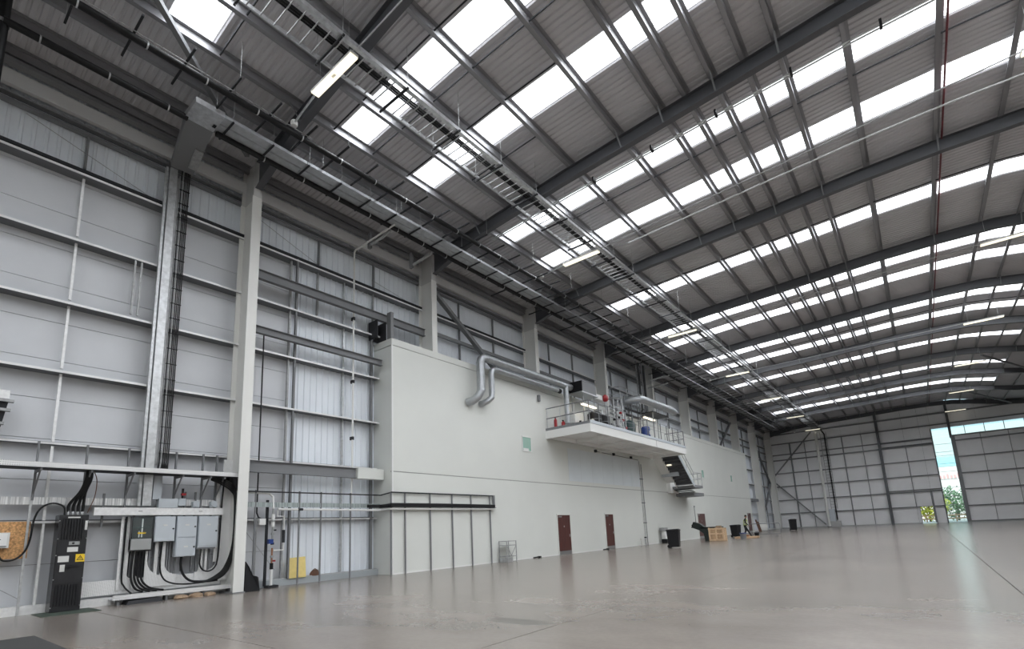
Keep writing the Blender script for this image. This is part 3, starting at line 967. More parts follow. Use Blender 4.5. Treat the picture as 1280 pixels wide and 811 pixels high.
# white drain pipe on the wall with its arm up to the tray
t = thing('drain_pipe', 'thin white vertical pipe on ribbed cladding, bent outward under the roof', 'pipe', (-16.3, 11.15, 2.5))
obj('pipe_run', MB().tube([(-16.3, 11.15, 3.5), (-16.3, 11.15, 12.62), (-16.22, 11.15, 12.70), (-13.75, 11.12, 12.74)], 0.035, 8), M_WHITE, t, smooth=True)
obj('offset_bend', MB().tube([(-16.3, 11.17, 3.52), (-16.25, 11.1, 3.40), (-16.25, 11.1, 2.55)], 0.03, 8), M_WHITE, t, smooth=True)
for z in (9.75, 7.2, 5.0):
    obj('pipe_bracket', MB().box(-16.42, -16.25, 11.11, 11.19, z, z + 0.12), M_DARK, t)
for n, (xa, ya, lab) in enumerate(((-15.3, 11.25, 'short grey pipe stub under the roof parallel to the white drain arm'), (-15.3, 13.35, 'short grey pipe stub under the roof ahead of the second column'))):
    t = thing('vent_pipe', lab, 'pipe', (xa, ya, 12.65))
    obj('pipe_run', MB().tube([(xa, ya, 12.62), (-14.25, ya, 12.68), (-14.18, ya, 12.74)], 0.055, 8), M_GALVD, t, smooth=True)
    obj('pipe_bracket', MB().box(xa - 0.2, xa - 0.04, ya - 0.05, ya + 0.05, 12.5, 13.2), M_STEEL, t)

# ------------------------------------------------------------------ electrical corner on the left wall
XE = -16.12
t = thing('wall_trunking', 'tall galvanised trunking climbing the wall beside the black cables', 'trunking', (-16.4, 4.7, 2.5))
obj('trunk', MB().box(-16.29, -16.12, 4.62, 4.82, 2.48, 12.58), M_GALV, t)
obj('trunk_strip', MB().box(-16.29, -16.18, 4.535, 4.60, 2.48, 12.58), M_GALV, t)
obj('edge_channel', MB().box(-16.29, -16.24, 4.86, 4.915, 3.6, 12.4), M_GALVD, t)
obj('lower_cover', MB().box(-16.40, -16.18, 4.86, 5.06, 2.66, 3.30), M_GREYP, t)
t = thing('cable_riser', 'bundle of black cables rising the wall on a narrow ladder', 'cables', (-16.3, 5.1, 3.5))
obj('ladder_rail', MB().box(-16.29, -16.25, 4.925, 4.945, 3.6, 12.5), M_GALV, t)
obj('ladder_rail', MB().box(-16.29, -16.25, 5.175, 5.195, 3.6, 12.5), M_GALVD, t)
for k in range(6):
    yy = 4.955 + 0.042 * k
    obj('cable', MB().tube(sm([(-15.95, yy - 0.11, 3.46), (-16.07, yy - 0.06, 3.52), (-16.17, yy - 0.01, 3.72), (-16.20, yy, 4.1), (-16.20, yy, 12.4), (-16.1, yy, 12.6)]), 0.0145, 6), M_GALVD if k == 1 else M_BLACK, t)
for k in range(18):
    obj('cable_tie', MB().box(-16.225, -16.175, 4.925, 5.19, 4.2 + 0.46 * k, 4.212 + 0.46 * k), M_BLKP, t)

t = thing('cable_tray', 'long perforated cable tray on angled brackets above the grey switch boxes', 'cable tray', (-15.9, 1.5, 3.35))
m = MB(); m.box(-15.72, -15.70, 1.45, 7.06, 3.32, 3.44)
obj('front_lip', m, M_PERF, t)
obj('tray_bed', MB().box(-16.25, -15.72, 1.75, 7.06, 3.31, 3.33), M_DARK, t)
obj('rear_lip', MB().box(-16.27, -16.25, 1.75, 7.06, 3.31, 3.46), M_PERF, t)
obj('end_plate', MB().box(-16.25, -15.7, 1.75, 1.77, 3.31, 3.52), M_GALV, t)
for k, (yy, z0) in enumerate(((2.49, 2.6), (3.42, 2.9), (4.3, 2.3), (5.42, 2.3), (6.12, 2.3), (6.5, 2.3))):
    m = MB()
    m.box(-16.40, -16.33, yy - 0.02, yy + 0.02, z0, 4.02)
    m.box(-16.33, -15.74, yy - 0.02, yy + 0.02, 3.25, 3.31)
    m.bar((-16.36, yy, 2.75), (-15.85, yy, 3.27), 0.03, 0.03)
    obj('bracket', m, M_STEEL, t)
obj('cable', MB().tube(sm([(-15.9, 1.8, 3.35), (-15.9, 7.0, 3.35)]), 0.03, 6), M_BLACK, t)
obj('cable', MB().tube(sm([(-16.0, 1.8, 3.35), (-16.0, 7.0, 3.35)]), 0.03, 6), M_BLACK, t)

t = thing('wall_tray', 'shallow bright ribbed tray fixed flat along the wall behind the cabinets', 'cable tray', (-16.4, -1, 2.5))
m = MB().box(-16.44, -16.36, -0.8, 4.55, 2.5, 2.68); m.box(-16.44, -16.36, 5.02, 6.8, 2.5, 2.68)
obj('tray_face', m, mat('ribbed_tray', (0.78, 0.78, 0.78), 0.35, 0.15, 0.45, 9, stretch=(0.1, 3, 0.1)), t)
m = MB()
for k in range(45):
    yy = -0.7 + 0.165 * k
    if not 4.5 < yy < 5.05: m.box(-16.36, -16.352, yy, yy + 0.02, 2.5, 2.68)
obj('tray_rib', m, M_GALV, t, kind='stuff')

# back tray with swept branches up to each box
t = thing('back_tray', 'bright perforated back tray with swept branches under the grey switch boxes', 'cable tray', (-16.35, 3.6, 0.35))
def branch(y0, y1, z1, left=0.0, right=0.0, zb=0.36, zt=0.64, x=-16.33):
    p = [(y0 - left, zb), (y1 + right, zb)]
    if right: p += [(y1 + right * (1 - math.sin(a)), zt + right * (1 - math.cos(a))) for a in [math.radians(q) for q in (0, 18, 36, 54, 72, 90)]]
    p += [(y1, z1), (y0, z1)]
    if left: p += [(y0 - left * (1 - math.sin(a)), zt + left * (1 - math.cos(a))) for a in [math.radians(q) for q in (90, 72, 54, 36, 18, 0)]]
    obj('tray_branch', MB().prism(p, 0, x, x + 0.03), M_CHEQ, t)
obj('tray_run', MB().box(-16.345, -16.335, 3.55, 6.75, 0.26, 0.62), M_CHEQ, t)
branch(4.25, 4.31, 2.2, x=-16.32); branch(4.38, 4.46, 2.2, right=0.08, x=-16.32)
branch(4.56, 4.63, 1.35, right=0.1, x=-16.325); branch(4.84, 4.89, 1.35, right=0.4, x=-16.326)
branch(5.05, 5.13, 1.52, left=0.06, x=-16.327); branch(5.2, 5.3, 1.52, right=0.3, x=-16.328)
branch(6.15, 6.24, 1.32, left=0.1, x=-16.329); branch(6.3, 6.36, 1.32, x=-16.331)
branch(6.68, 6.94, 3.9, left=0.45, x=-16.332)
obj('return_strip', MB().box(-16.33, -16.3, 6.52, 6.62, 0.9, 3.2), M_CHEQ, t)

t = thing('floor_tray', 'perforated low tray edge just above the floor under back tray', 'cable tray', (-16.1, 4.2, 0.1))
obj('front_lip', MB().box(-16.0, -15.985, 4.13, 6.98, 0.13, 0.25), M_PERF, t)
obj('tray_bed', MB().box(-16.34, -16.0, 4.13, 6.98, 0.13, 0.145), M_GALVD, t)
for yy in (4.25, 5.3, 6.2, 6.9):
    obj('foot', MB().box(-16.25, -16.05, yy, yy + 0.05, 0.0, 0.13), M_STEEL, t)

t = thing('cable_trunking', 'white horizontal trunking crossing above the grey switch boxes', 'trunking', (-16.1, 3.6, 2.24))
obj('trunk', MB().box(-16.28, XE - 0.0, 3.62, 6.66, 2.235, 2.43), M_BRIGHT, t)
for yy in (4.55, 6.0):
    obj('joint_cover', MB().box(XE, XE + 0.006, yy, yy + 0.09, 2.33, 2.345), M_STEEL, t)

# vertical struts behind the boxes
t = thing('strut_frame', 'dark upright struts fixed to the wall behind the grey switch boxes', 'frame', (-16.38, 4.5, 0.6))
for yy, z0, z1 in ((4.53, 0.66, 2.3), (4.95, 0.66, 2.2), (5.06, 0.66, 1.6), (5.36, 0.66, 1.6), (5.42, 0.66, 2.4), (5.56, 0.66, 1.3), (5.72, 0.7, 2.9), (5.98, 0.66, 2.9), (6.1, 0.66, 1.4), (6.42, 0.66, 2.5), (6.58, 0.66, 2.4), (3.85, 1.95, 2.8), (2.47, 0.0, 2.6)):
    obj('strut', MB().box(-16.40, -16.35, yy - 0.022, yy + 0.022, z0, z1), M_STEEL if yy != 2.47 else M_GALV, t)
obj('strut', MB().box(-16.40, -16.36, 4.46, 4.92, 0.62, 2.2), M_DARK, t)

def enclosure(name, label, y0, y1, z0, z1, m, xf=XE):
    t = thing(name, label, 'switch box', (-16.3, (y0 + y1) / 2, z0))
    obj('body', MB().box(-16.30, xf, y0, y1, z0, z1), m, t)
    return t
def door_of(t, y0, y1, z0, z1, m=M_GREYP, xf=XE):
    o = obj('door', MB().box(xf, xf + 0.022, y0 + 0.012, y1 - 0.012, z0 + 0.012, z1 - 0.012), m, t)
    kb = MB().tube([(xf + 0.022, y1 - 0.05, (z0 + z1) / 2), (xf + 0.04, y1 - 0.05, (z0 + z1) / 2)], 0.022, 8)
    obj('lock', kb, M_BLKP, o)
    obj('label_plate', MB().box(xf + 0.022, xf + 0.025, (y0 + y1) / 2 - 0.05, (y0 + y1) / 2 + 0.05, z1 - 0.26, z1 - 0.22), M_LABW, o)
t = enclosure('switch_box', 'grey switch box with dark upper extension, left of the two-door box', 4.95, 5.43, 1.53, 2.2, M_GREYP)
door_of(t, 4.95, 5.43, 1.53, 2.2)
obj('top_box', MB().box(-16.30, XE, 5.0, 5.46, 2.42, 2.68), M_GREYP, t)
obj('cable', MB().tube(sm([(-16.2, 5.18, 1.53), (-16.2, 5.16, 0.95), (-16.18, 5.22, 0.62), (-16.15, 5.4, 0.44), (-16.12, 5.8, 0.36), (-16.12, 6.6, 0.38)]), 0.021, 7), M_BLACK, t)
t = enclosure('switch_box', 'tallest grey switch box, two doors one above the other', 5.47, 5.97, 1.10, 2.2, M_GREYP)
door_of(t, 5.47, 5.97, 1.62, 2.2); door_of(t, 5.47, 5.97, 1.10, 1.61)
obj('cable', MB().tube(sm([(-16.2, 5.66, 1.1), (-16.2, 5.66, 0.85), (-16.18, 5.74, 0.6), (-16.14, 5.95, 0.42), (-16.1, 6.4, 0.40), (-16.08, 6.75, 0.55), (-16.06, 6.92, 0.9), (-16.06, 6.97, 1.6), (-16.0, 7.0, 3.3)]), 0.032, 8), M_BLACK, t)
t = enclosure('switch_box', 'short grey switch box nearest the light grey column', 6.02, 6.53, 1.32, 2.2, M_GREYP)
door_of(t, 6.02, 6.53, 1.36, 2.2)
obj('gland_plate', MB().box(-16.3, XE - 0.02, 6.0, 6.5, 1.28, 1.32), M_STEEL, t)
loop = [(-16.2, 6.15, 1.3), (-16.2, 6.13, 0.95)] + [(-16.2, 6.36 + 0.23 * math.cos(math.radians(a)), 0.92 + 0.27 * math.sin(math.radians(a))) for a in (190, 215, 240, 270, 300, 330, 355)] + [(-16.2, 6.62, 1.3), (-16.2, 6.66, 3.1), (-16.05, 6.75, 3.28)]
obj('cable', MB().tube(sm(loop, 3), 0.021, 7), M_BLACK, t)
t = thing('fuse_board', 'open black fuse board with glass front and grey cable box below', 'fuse board', (-16.3, 4.67, 1.3))
obj('back_box', MB().box(-16.32, XE - 0.03, 4.44, 4.92, 1.3, 2.2), M_BLKM, t)
obj('clear_cover', MB().box(XE - 0.026, XE - 0.02, 4.46, 4.9, 1.62, 2.18), M_GLASS, t)
obj('busbar_strip', MB().box(XE - 0.03, XE - 0.024, 4.66, 4.69, 1.66, 2.14), M_LABW, t)
obj('busbar_strip', MB().box(XE - 0.03, XE - 0.024, 4.60, 4.625, 1.66, 1.82), M_LABW, t)
obj('divider', MB().box(XE - 0.03, XE - 0.015, 4.46, 4.9, 1.9, 1.915), M_DGREEN, t)
obj('label_tag', MB().box(XE - 0.019, XE - 0.015, 4.58, 4.76, 1.75, 1.79), M_LABY, t)
obj('label_tag', MB().box(XE - 0.019, XE - 0.015, 4.66, 4.77, 1.77, 1.785), M_LABW, t)
obj('cable_box', MB().box(-16.32, XE + 0.05, 4.44, 4.88, 1.34, 1.62), M_STAIN, t)
for k in range(4):
    yy = 4.53 + 0.075 * k
    s = 0.16 + 0.05 * k
    obj('cable', MB().tube(sm([(-16.18, yy, 1.34), (-16.18, yy - 0.015, 0.8), (-16.16, yy + 0.01, 0.55), (-16.12, yy + s * 0.6, 0.36), (-16.08, yy + s * 1.6, 0.27)]), 0.026, 7), M_BLACK, t)
obj('cable', MB().tube(sm([(-16.25, 4.345, 2.2), (-16.25, 4.34, 0.75), (-16.22, 4.40, 0.45), (-16.12, 4.55, 0.25)]), 0.02, 7), M_BLACK, t)
t = thing('isolator_switch', 'small grey isolator with red handle above the white trunking', 'switch', (-16.3, 5.62, 2.5))
obj('body', MB().box(-16.34, -16.2, 5.5, 5.68, 2.5, 2.7), M_GREYP, t)
obj('handle', MB().box(-16.24, -16.16, 5.55, 5.66, 2.78, 2.84), M_RED, t)
obj('stem', MB().box(-16.3, -16.24, 5.59, 5.63, 2.7, 2.98), M_DARK, t)
for yy, lab in ((5.95, 'small rounded grey junction box between isolator and short switch box'), (6.42, 'small rounded grey junction box above the short switch box')):
    t = thing('junction_box', lab, 'junction box', (-16.34, yy, 2.5))
    obj('body', MB().box(-16.34, -16.2, yy - 0.08, yy + 0.09, 2.46, 2.62), M_GREYP, t)
    obj('lid', MB().tube([(-16.2, yy, 2.56), (-16.18, yy, 2.56)], 0.085, 12), M_GREYP, t)

# tall black switch cabinet
t = thing('switch_cabinet', 'tall black switch cabinet with warning sign standing against the left wall', 'cabinet', (-16.2, 3.24, 0.0))
xf = -15.98
y0, y1 = 2.95, 3.50
obj('body', MB().box(-16.38, xf, y0, y1, 0.02, 2.24), M_BLKM, t)
obj('plinth', MB().box(-16.36, xf - 0.02, y0 + 0.01, y1 - 0.01, 0.0, 0.06), M_BLKP, t)
m = MB()
for k in range(8):
    a = y0 + 0.07 + 0.053 * k
    m.box(xf, xf + 0.03, a, a + 0.03, 1.66, 2.14)
obj('upper_vent', m, M_BLKP, t)
m = MB()
for k in range(8):
    a = y0 + 0.06 + 0.055 * k
    m.box(xf, xf + 0.02, a, a + 0.034, 0.14, 0.62)
obj('lower_vent', m, M_BLKP, t)
obj('middle_panel', MB().box(xf, xf + 0.018, y0 + 0.02, y1 - 0.02, 1.34, 1.62), M_BLKM, t)
obj('door', MB().box(xf, xf + 0.014, y0 + 0.015, y1 - 0.015, 0.66, 1.32), M_BLKM, t)
obj('name_plate', MB().box(xf, xf + 0.004, y0 + 0.16, y1 - 0.16, 2.165, 2.195), M_LABW, t)
obj('side_label', MB().box(xf, xf + 0.004, y1 - 0.06, y1 - 0.01, 1.88, 2.1), M_LABW, t)
obj('indicator_plate', MB().box(xf + 0.018, xf + 0.022, y0 + 0.22, y0 + 0.42, 1.53, 1.61), M_STAIN, t)
obj('lock', MB().tube([(xf + 0.02, y0 + 0.3, 1.57), (xf + 0.045, y0 + 0.3, 1.57)], 0.025, 8), M_BLKP, t)
obj('rating_label', MB().box(xf + 0.018, xf + 0.022, y0 + 0.2, y0 + 0.4, 1.37, 1.48), M_LABW, t)
obj('white_label', MB().box(xf + 0.014, xf + 0.018, y0 + 0.05, y0 + 0.25, 1.14, 1.28), M_LABW, t)
obj('white_label', MB().box(xf + 0.014, xf + 0.018, y0 + 0.10, y0 + 0.19, 0.92, 1.08), M_LABW, t)
wl = obj('warning_label', MB().box(xf + 0.014, xf + 0.018, y0 + 0.37, y0 + 0.545, 1.13, 1.31), M_LABY, t)
cy = y0 + 0.4575
tri = MB()
o3 = [(cy - 0.07, 1.165), (cy + 0.07, 1.165), (cy, 1.285)]
i3 = [(cy - 0.045, 1.180), (cy + 0.045, 1.180), (cy, 1.257)]
for a in range(3):
    b = (a + 1) % 3
    tri.add([(xf + 0.0195, *o3[a]), (xf + 0.0195, *o3[b]), (xf + 0.0195, *i3[b]), (xf + 0.0195, *i3[a])], [(0, 1, 2, 3)])
bolt = [(cy + 0.012, 1.245), (cy - 0.016, 1.207), (cy + 0.0, 1.207), (cy - 0.012, 1.183), (cy + 0.018, 1.217), (cy + 0.003, 1.217)]
tri.add([(xf + 0.0195, *p) for p in bolt], [(0, 1, 2, 5), (2, 3, 4, 5)])
obj('warning_symbol', tri, M_BLKP, wl)
hm = MB().tube([(xf + 0.014, y0 + 0.27, 1.03), (xf + 0.06, y0 + 0.27, 1.03)], 0.03, 8)
hm.box(xf + 0.04, xf + 0.07, y0 + 0.19, y0 + 0.44, 1.02, 1.05)
obj('handle', hm, M_BLKP, t)
m = MB()
for yy in (y0 + 0.01, y1 - 0.01):
    for z in (0.12, 0.75, 1.3, 1.68, 2.1):
        m.tube([(xf, yy, z), (xf + 0.022, yy, z)], 0.013, 6)
obj('bolts', m, M_STAIN, t, kind='stuff')
for k in range(4):
    yy = 3.14 + 0.09 * k
    obj('gland', MB().lathe(-16.2, yy, [(0.036, 2.24), (0.036, 2.30), (0.028, 2.36)], 10), M_STAIN, t)
    obj('cable', MB().tube(sm([(-16.2, yy, 2.3), (-16.18, yy + 0.0, 2.5), (-16.08, 3.30 + 0.035 * k, 2.8), (-15.98, 3.37 + 0.032 * k, 3.1), (-15.96, 3.38 + 0.03 * k, 3.33)]), 0.032, 7), M_BLACK, t)
obj('earth_cable', MB().tube(sm([(-16.15, 3.5, 2.3), (-16.1, 3.6, 2.7), (-16.05, 3.6, 3.1), (-15.98, 3.5, 3.34)]), 0.01, 5), M_BAG, t)
# green pad under the cabinet, dark mat near the camera
t = obj('floor_pad', MB().box(-16.3, -15.25, 2.7, 3.75, 0.0, 0.012), M_GMAT)
t['label'] = 'thin dark green pad on the floor under the black switch cabinet'; t['category'] = 'mat'
t = obj('floor_mat', MB().box(-12.0, -9.6, 0.2, 2.06, 0.0, 0.015), M_MAT)
t['label'] = 'large dark mat lying on bare concrete, its corner showing'; t['category'] = 'mat'
# OSB board with meter box and looped cable
t = thing('mounting_board', 'brown strand board fixed to the wall at the picture edge', 'board', (-16.4, 2.1, 1.28))
obj('board', MB().box(-16.42, -16.38, 1.4, 2.52, 1.27, 2.11), M_OSB, t)
t = thing('meter_box', 'small pale meter box mounted on the brown strand board', 'meter box', (-16.3, 2.0, 1.5))
obj('body', MB().box(-16.38, -16.22, 1.7, 2.17, 1.52, 1.86), M_LABW, t)
obj('cover', MB().box(-16.22, -16.205, 1.72, 2.13, 1.54, 1.84), M_WHITE, t)
obj('vent_slot', MB().box(-16.205, -16.2, 1.8, 2.03, 1.70, 1.715), M_DARK, t)
obj('bottom_rail', MB().box(-16.205, -16.19, 1.72, 2.13, 1.55, 1.57), M_STEEL, t)
obj('cable', MB().tube(sm([(-16.25, 2.03, 1.52), (-16.25, 2.03, 1.36), (-16.25, 2.12, 1.24), (-16.25, 2.3, 1.26), (-16.25, 2.45, 1.42), (-16.25, 2.52, 1.7), (-16.25, 2.55, 2.15), (-16.25, 2.65, 2.42), (-16.25, 2.85, 2.53), (-16.22, 3.05, 2.45), (-16.2, 3.08, 2.24)]), 0.021, 7), M_BLACK, t)
# bracketed tray stub at the very edge of the picture
t = thing('tray_stub', 'short bracketed tray end high on the wall at the picture edge', 'cable tray', (-16.3, 1.7, 4.2))
obj('tray_end', MB().box(-16.40, -16.2, 1.0, 1.86, 4.92, 5.12), M_BRIGHT, t)
obj('tray_bed', MB().hexa([(-16.4, 1.3, 4.2), (-16.25, 1.3, 4.2), (-16.25, 1.78, 4.25), (-16.4, 1.78, 4.25), (-16.4, 1.3, 4.92), (-16.2, 1.3, 4.92), (-16.2, 1.86, 4.92), (-16.4, 1.86, 4.92)]), M_DARK, t)
for z, e in ((4.84, 1.94), (4.62, 1.9), (4.3, 1.82)):
    obj('arm', MB().box(-16.25, -16.13, 1.2, e, z, z + 0.06), M_GALVD, t)
# packing on the floor under the trays
for k, (yy, wd, h) in enumerate(((5.62, 0.34, 0.10), (6.0, 0.36, 0.11), (6.36, 0.3, 0.09))):
    t = thing('paper_sack', '%s crumpled brown paper sack lying on the floor under the low tray' % ('left', 'middle', 'right')[k], 'sack', (-15.95, yy, 0.0), 0, 'paper sacks under the tray')
    m = MB()
    n = 8
    prof = [(0.5, 0.0), (0.54, 0.3), (0.45, 0.75), (0.2, 1.0)]
    for r, z in prof:
        for a in range(n):
            q = 2 * math.pi * a / n
            jit = 1 + random.uniform(-0.14, 0.14)
            m.v.append((-15.95 + 0.34 * r * math.cos(q) * jit, yy + wd * r * math.sin(q) * jit, h * z * (1 + random.uniform(-0.1, 0.1) * (z > 0))))
    for i in range(len(prof) - 1):
        for a in range(n):
            m.f.append((i * n + a, i * n + (a + 1) % n, (i + 1) * n + (a + 1) % n, (i + 1) * n + a))
    m.f.append(tuple(range((len(prof) - 1) * n, len(prof) * n))); m.f.append(tuple(range(n - 1, -1, -1)))
    obj('sack_body', m, M_TAN, t)
t = thing('offcut_box', 'small dark box pushed under the left end of the low tray', 'box', (-16.1, 4.7, 0))
obj('box_body', MB().hexa([(-16.3, 4.4, 0), (-15.9, 4.4, 0), (-15.9, 5.2, 0), (-16.3, 5.2, 0), (-16.28, 4.43, 0.1), (-15.95, 4.45, 0.08), (-15.94, 5.15, 0.11), (-16.28, 5.17, 0.1)]), M_DARK, t)
# black bundle of cables dropping beside the column, and black sheet on its far side
t = thing('cable_drop', 'thick black cable bundle curving down from tray end beside the column', 'cables', (-16.0, 6.9, 0.3))
for k in range(5):
    a = 0.035 * k
    obj('cable', MB().tube(sm([(-15.95, 6.2, 3.27 - a * 0.3), (-15.93, 6.62 - a, 3.25 - a), (-15.93, 6.86 - a * 0.6, 3.05 - a), (-15.95, 6.93 - a * 0.3, 2.6), (-16.0, 6.95 - a * 0.3, 1.4), (-16.04, 6.88 - a, 0.75), (-16.08, 6.65 - a, 0.45 + a * 0.4), (-16.1, 6.2, 0.36)]), 0.021, 6), M_BLACK, t)
obj('bracket', MB().hexa([(-16.0, 6.72, 3.28), (-15.75, 6.72, 3.28), (-15.75, 7.06, 3.28), (-16.0, 7.06, 3.28), (-16.0, 6.95, 2.9), (-15.85, 6.95, 2.9), (-15.85, 6.99, 2.9), (-16.0, 6.99, 2.9)]), M_DARK, t)
t = thing('black_sheet', 'crumpled black plastic sheet slumped against the base of the column', 'plastic sheet', (-15.7, 7.35, 0))
m = MB()
P = [(7.12, 0.86), (7.2, 0.7), (7.34, 0.45), (7.43, 0.42), (7.5, 0.38), (7.53, 0.0)]
front = [(-15.55 + 0.05 * (i % 2), yy, z) for i, (yy, z) in enumerate(P)]
bk = [(-15.95 + 0.04 * (i % 2), yy - 0.02, z * 0.96) for i, (yy, z) in enumerate(P)]
vs = front + bk + [(-15.52, 7.11, 0.0), (-15.95, 7.11, 0.0)]
n = len(P)
fs = [(i, i + 1, n + i + 1, n + i) for i in range(n - 1)] + [tuple([2 * n] + list(range(n - 1, -1, -1))), tuple([2 * n + 1] + list(range(n, 2 * n))), (0, n, 2 * n + 1, 2 * n)]
m.add(vs, fs)
obj('sheet', m, M_BLKP, t)

# ------------------------------------------------------------------ pipework on the ribbed bay and round the office corner
t = thing('pipe_support', 'dark steel frame of posts and rails wrapping the office corner', 'frame', (-15.5, 12.3, 0))
XA, XB = -16.12, -15.47
for yy in (7.6, 9.04, 9.83, 11.0):
    obj('post', MB().box(XA - 0.05, XA - 0.01, yy - 0.02, yy + 0.02, 0, 3.0), M_STEEL, t)
for yy in (12.3, 12.97, 14.26, 15.5, 16.67, 17.93):
    obj('post', MB().box(XB - 0.05, XB - 0.01, yy - 0.025, yy + 0.025, 0, 3.03), M_STEEL, t)
obj('top_rail', MB().box(XA - 0.03, XA + 0.01, 7.15, 12.32, 2.93, 2.97), M_DARK, t)
obj('top_rail', MB().bar((XA, 12.3, 2.95), (XB, 12.3, 3.01), 0.04), M_DARK, t)
obj('top_rail', MB().box(XB - 0.03, XB + 0.01, 12.28, 18.2, 2.99, 3.04), M_DARK, t)
obj('end_bracket', MB().box(XB - 0.04, XB + 0.06, 18.12, 18.2, 2.5, 3.04), M_STEEL, t)
t = thing('cable_tray', 'ladder tray with thick black cables round the office corner', 'cable tray', (-15.5, 12.3, 2.5))
m = MB().box(XA - 0.03, XA - 0.015, 7.15, 12.3, 2.47, 2.62)
obj('tray_face', m, mat('tray_greenish', (0.40, 0.45, 0.45), 0.4, 0.6, 0.4, 9, stretch=(0.1, 3, 0.1)), t)
obj('tray_bed', MB().box(XB - 0.03, XB + 0.13, 12.3, 18.2, 2.46, 2.475), M_DARK, t)
obj('tray_bed', MB().bar((XA, 12.3, 2.47), (XB, 12.3, 2.46), 0.14, 0.02), M_DARK, t)
for k in range(3):
    obj('cable', MB().tube(sm([(XA + 0.02, 11.7, 2.50 + 0.03 * k), (XA + 0.06, 12.22, 2.5 + 0.03 * k), (XB, 12.25, 2.5 + 0.035 * k), (XB + 0.08, 12.5, 2.5 + 0.04 * k), (XB + 0.08, 15.0, 2.51 + 0.04 * k), (XB + 0.08, 18.15, 2.5 + 0.04 * k)]), 0.032, 7), M_BLACK, t)
t = thing('water_pipe', 'white water pipe running level below the cable tray to the office', 'pipe', (-16.1, 8.3, 2.4))
obj('pipe_run', MB().tube([(XA + 0.05, 8.28, 2.40), (XA + 0.05, 12.15, 2.38), (XA + 0.1, 12.25, 2.38), (XB, 12.25, 2.39), (XB + 0.06, 12.36, 2.39), (XB + 0.06, 18.25, 2.41)], 0.036, 8), M_WHITE, t, smooth=True)
obj('coupling', MB().tube([(XA + 0.05, 8.95, 2.4), (XA + 0.05, 9.12, 2.4)], 0.042, 8), M_DARK, t)
t = thing('pipe_manifold', 'upright manifold of copper and white pipes with small valves near the column', 'manifold', (-16.1, 8.2, 0))
xx = -16.12
obj('backing_channel', MB().box(-16.30, -16.24, 8.0, 8.07, 0.05, 2.7), M_DARK, t)
obj('pipe_run', MB().tube([(xx, 8.16, 0.0), (xx, 8.16, 0.55)], 0.045, 8), M_WHITE, t)
obj('pipe_run', MB().tube([(xx, 8.16, 0.72), (xx, 8.16, 1.2)], 0.028, 8), M_COPPER, t)
obj('pipe_run', MB().tube([(xx, 8.16, 1.3), (xx, 8.16, 2.42)], 0.032, 8), M_STAIN, t)
obj('pipe_run', MB().tube([(xx, 8.16, 1.85), (xx, 8.16, 2.25)], 0.05, 8), M_WHITE, t)
obj('black_sleeve', MB().tube([(xx, 8.16, 0.55), (xx, 8.16, 0.74)], 0.055, 8), M_BLKP, t)
obj('blue_valve', MB().box(xx - 0.05, xx + 0.07, 8.02, 8.16, 1.33, 1.47), M_BLUE, t)
obj('red_valve', MB().box(xx - 0.03, xx + 0.05, 8.18, 8.26, 0.78, 0.83), M_RED, t)
for z in (0.9, 1.3, 1.6, 2.0):
    obj('coupling', MB().tube([(xx, 8.16, z), (xx, 8.16, z + 0.07)], 0.055, 8), M_STAIN if z != 1.3 else M_BLKP, t)
obj('side_valve', MB().tube([(xx, 8.16, 1.75), (xx, 8.27, 1.75)], 0.025, 6), M_DARK, t)
obj('branch_pipe', MB().tube([(xx, 8.3, 2.38), (xx, 8.3, 2.18), (xx, 8.52, 2.18), (xx, 8.52, 1.12), (xx, 8.2, 1.12)], 0.025, 7), M_WHITE, t)
obj('branch_sleeve', MB().box(xx - 0.03, xx + 0.03, 8.48, 8.55, 1.35, 1.75), M_DARK, t)
obj('top_elbow', MB().tube([(-16.2, 7.3, 2.92), (-16.2, 8.05, 2.9), (-16.18, 8.16, 2.8), (xx, 8.16, 2.42)], 0.03, 7), M_WHITE, t)
obj('foot', MB().box(-16.28, -15.98, 8.02, 8.34, 0.0, 0.07), M_DARK, t)
t = thing('junction_box', 'pale junction box on a dark conduit between column and manifold', 'junction box', (-16.3, 7.9, 1.95))
obj('body', MB().box(-16.32, -16.22, 7.78, 7.98, 1.93, 2.12), M_WHITE, t)
obj('conduit', MB().tube([(-16.3, 7.7, 8.3), (-16.3, 7.72, 2.3), (-16.3, 7.78, 2.16), (-16.28, 7.86, 2.12)], 0.022, 6), M_DARK, t)
obj('lower_conduit', MB().tube([(-16.3, 7.72, 2.1), (-16.3, 7.72, 0.2)], 0.022, 6), M_GALVD, t)
t = thing('yellow_board', 'square yellow board leaning against the ribbed cladding', 'board', (-16.3, 9.15, 0.2))
obj('board', MB().hexa([(-16.36, 8.84, 0.2), (-16.33, 8.84, 0.2), (-16.33, 9.45, 0.2), (-16.36, 9.45, 0.2), (-16.44, 8.84, 0.84), (-16.41, 8.84, 0.84), (-16.41, 9.45, 0.86), (-16.44, 9.45, 0.86)]), M_YEL, t)
t = thing('tool_bag', 'small brown bag resting on the base rail beside the yellow board', 'bag', (-16.45, 9.82, 0.2))
m = MB()
for i, (r, z) in enumerate(((0.9, 0.2), (1.0, 0.26), (0.8, 0.33), (0.35, 0.40))):
    for a in range(8):
        q = 2 * math.pi * a / 8
        m.v.append((-16.47 + 0.09 * r * math.cos(q), 9.84 + 0.19 * r * math.sin(q), z + 0.01 * (a % 2)))
for i in range(3):
    for a in range(8):
        m.f.append((i * 8 + a, i * 8 + (a + 1) % 8, i * 8 + 8 + (a + 1) % 8, i * 8 + 8 + a))
m.f.append(tuple(range(24, 32))); m.f.append(tuple(range(7, -1, -1)))
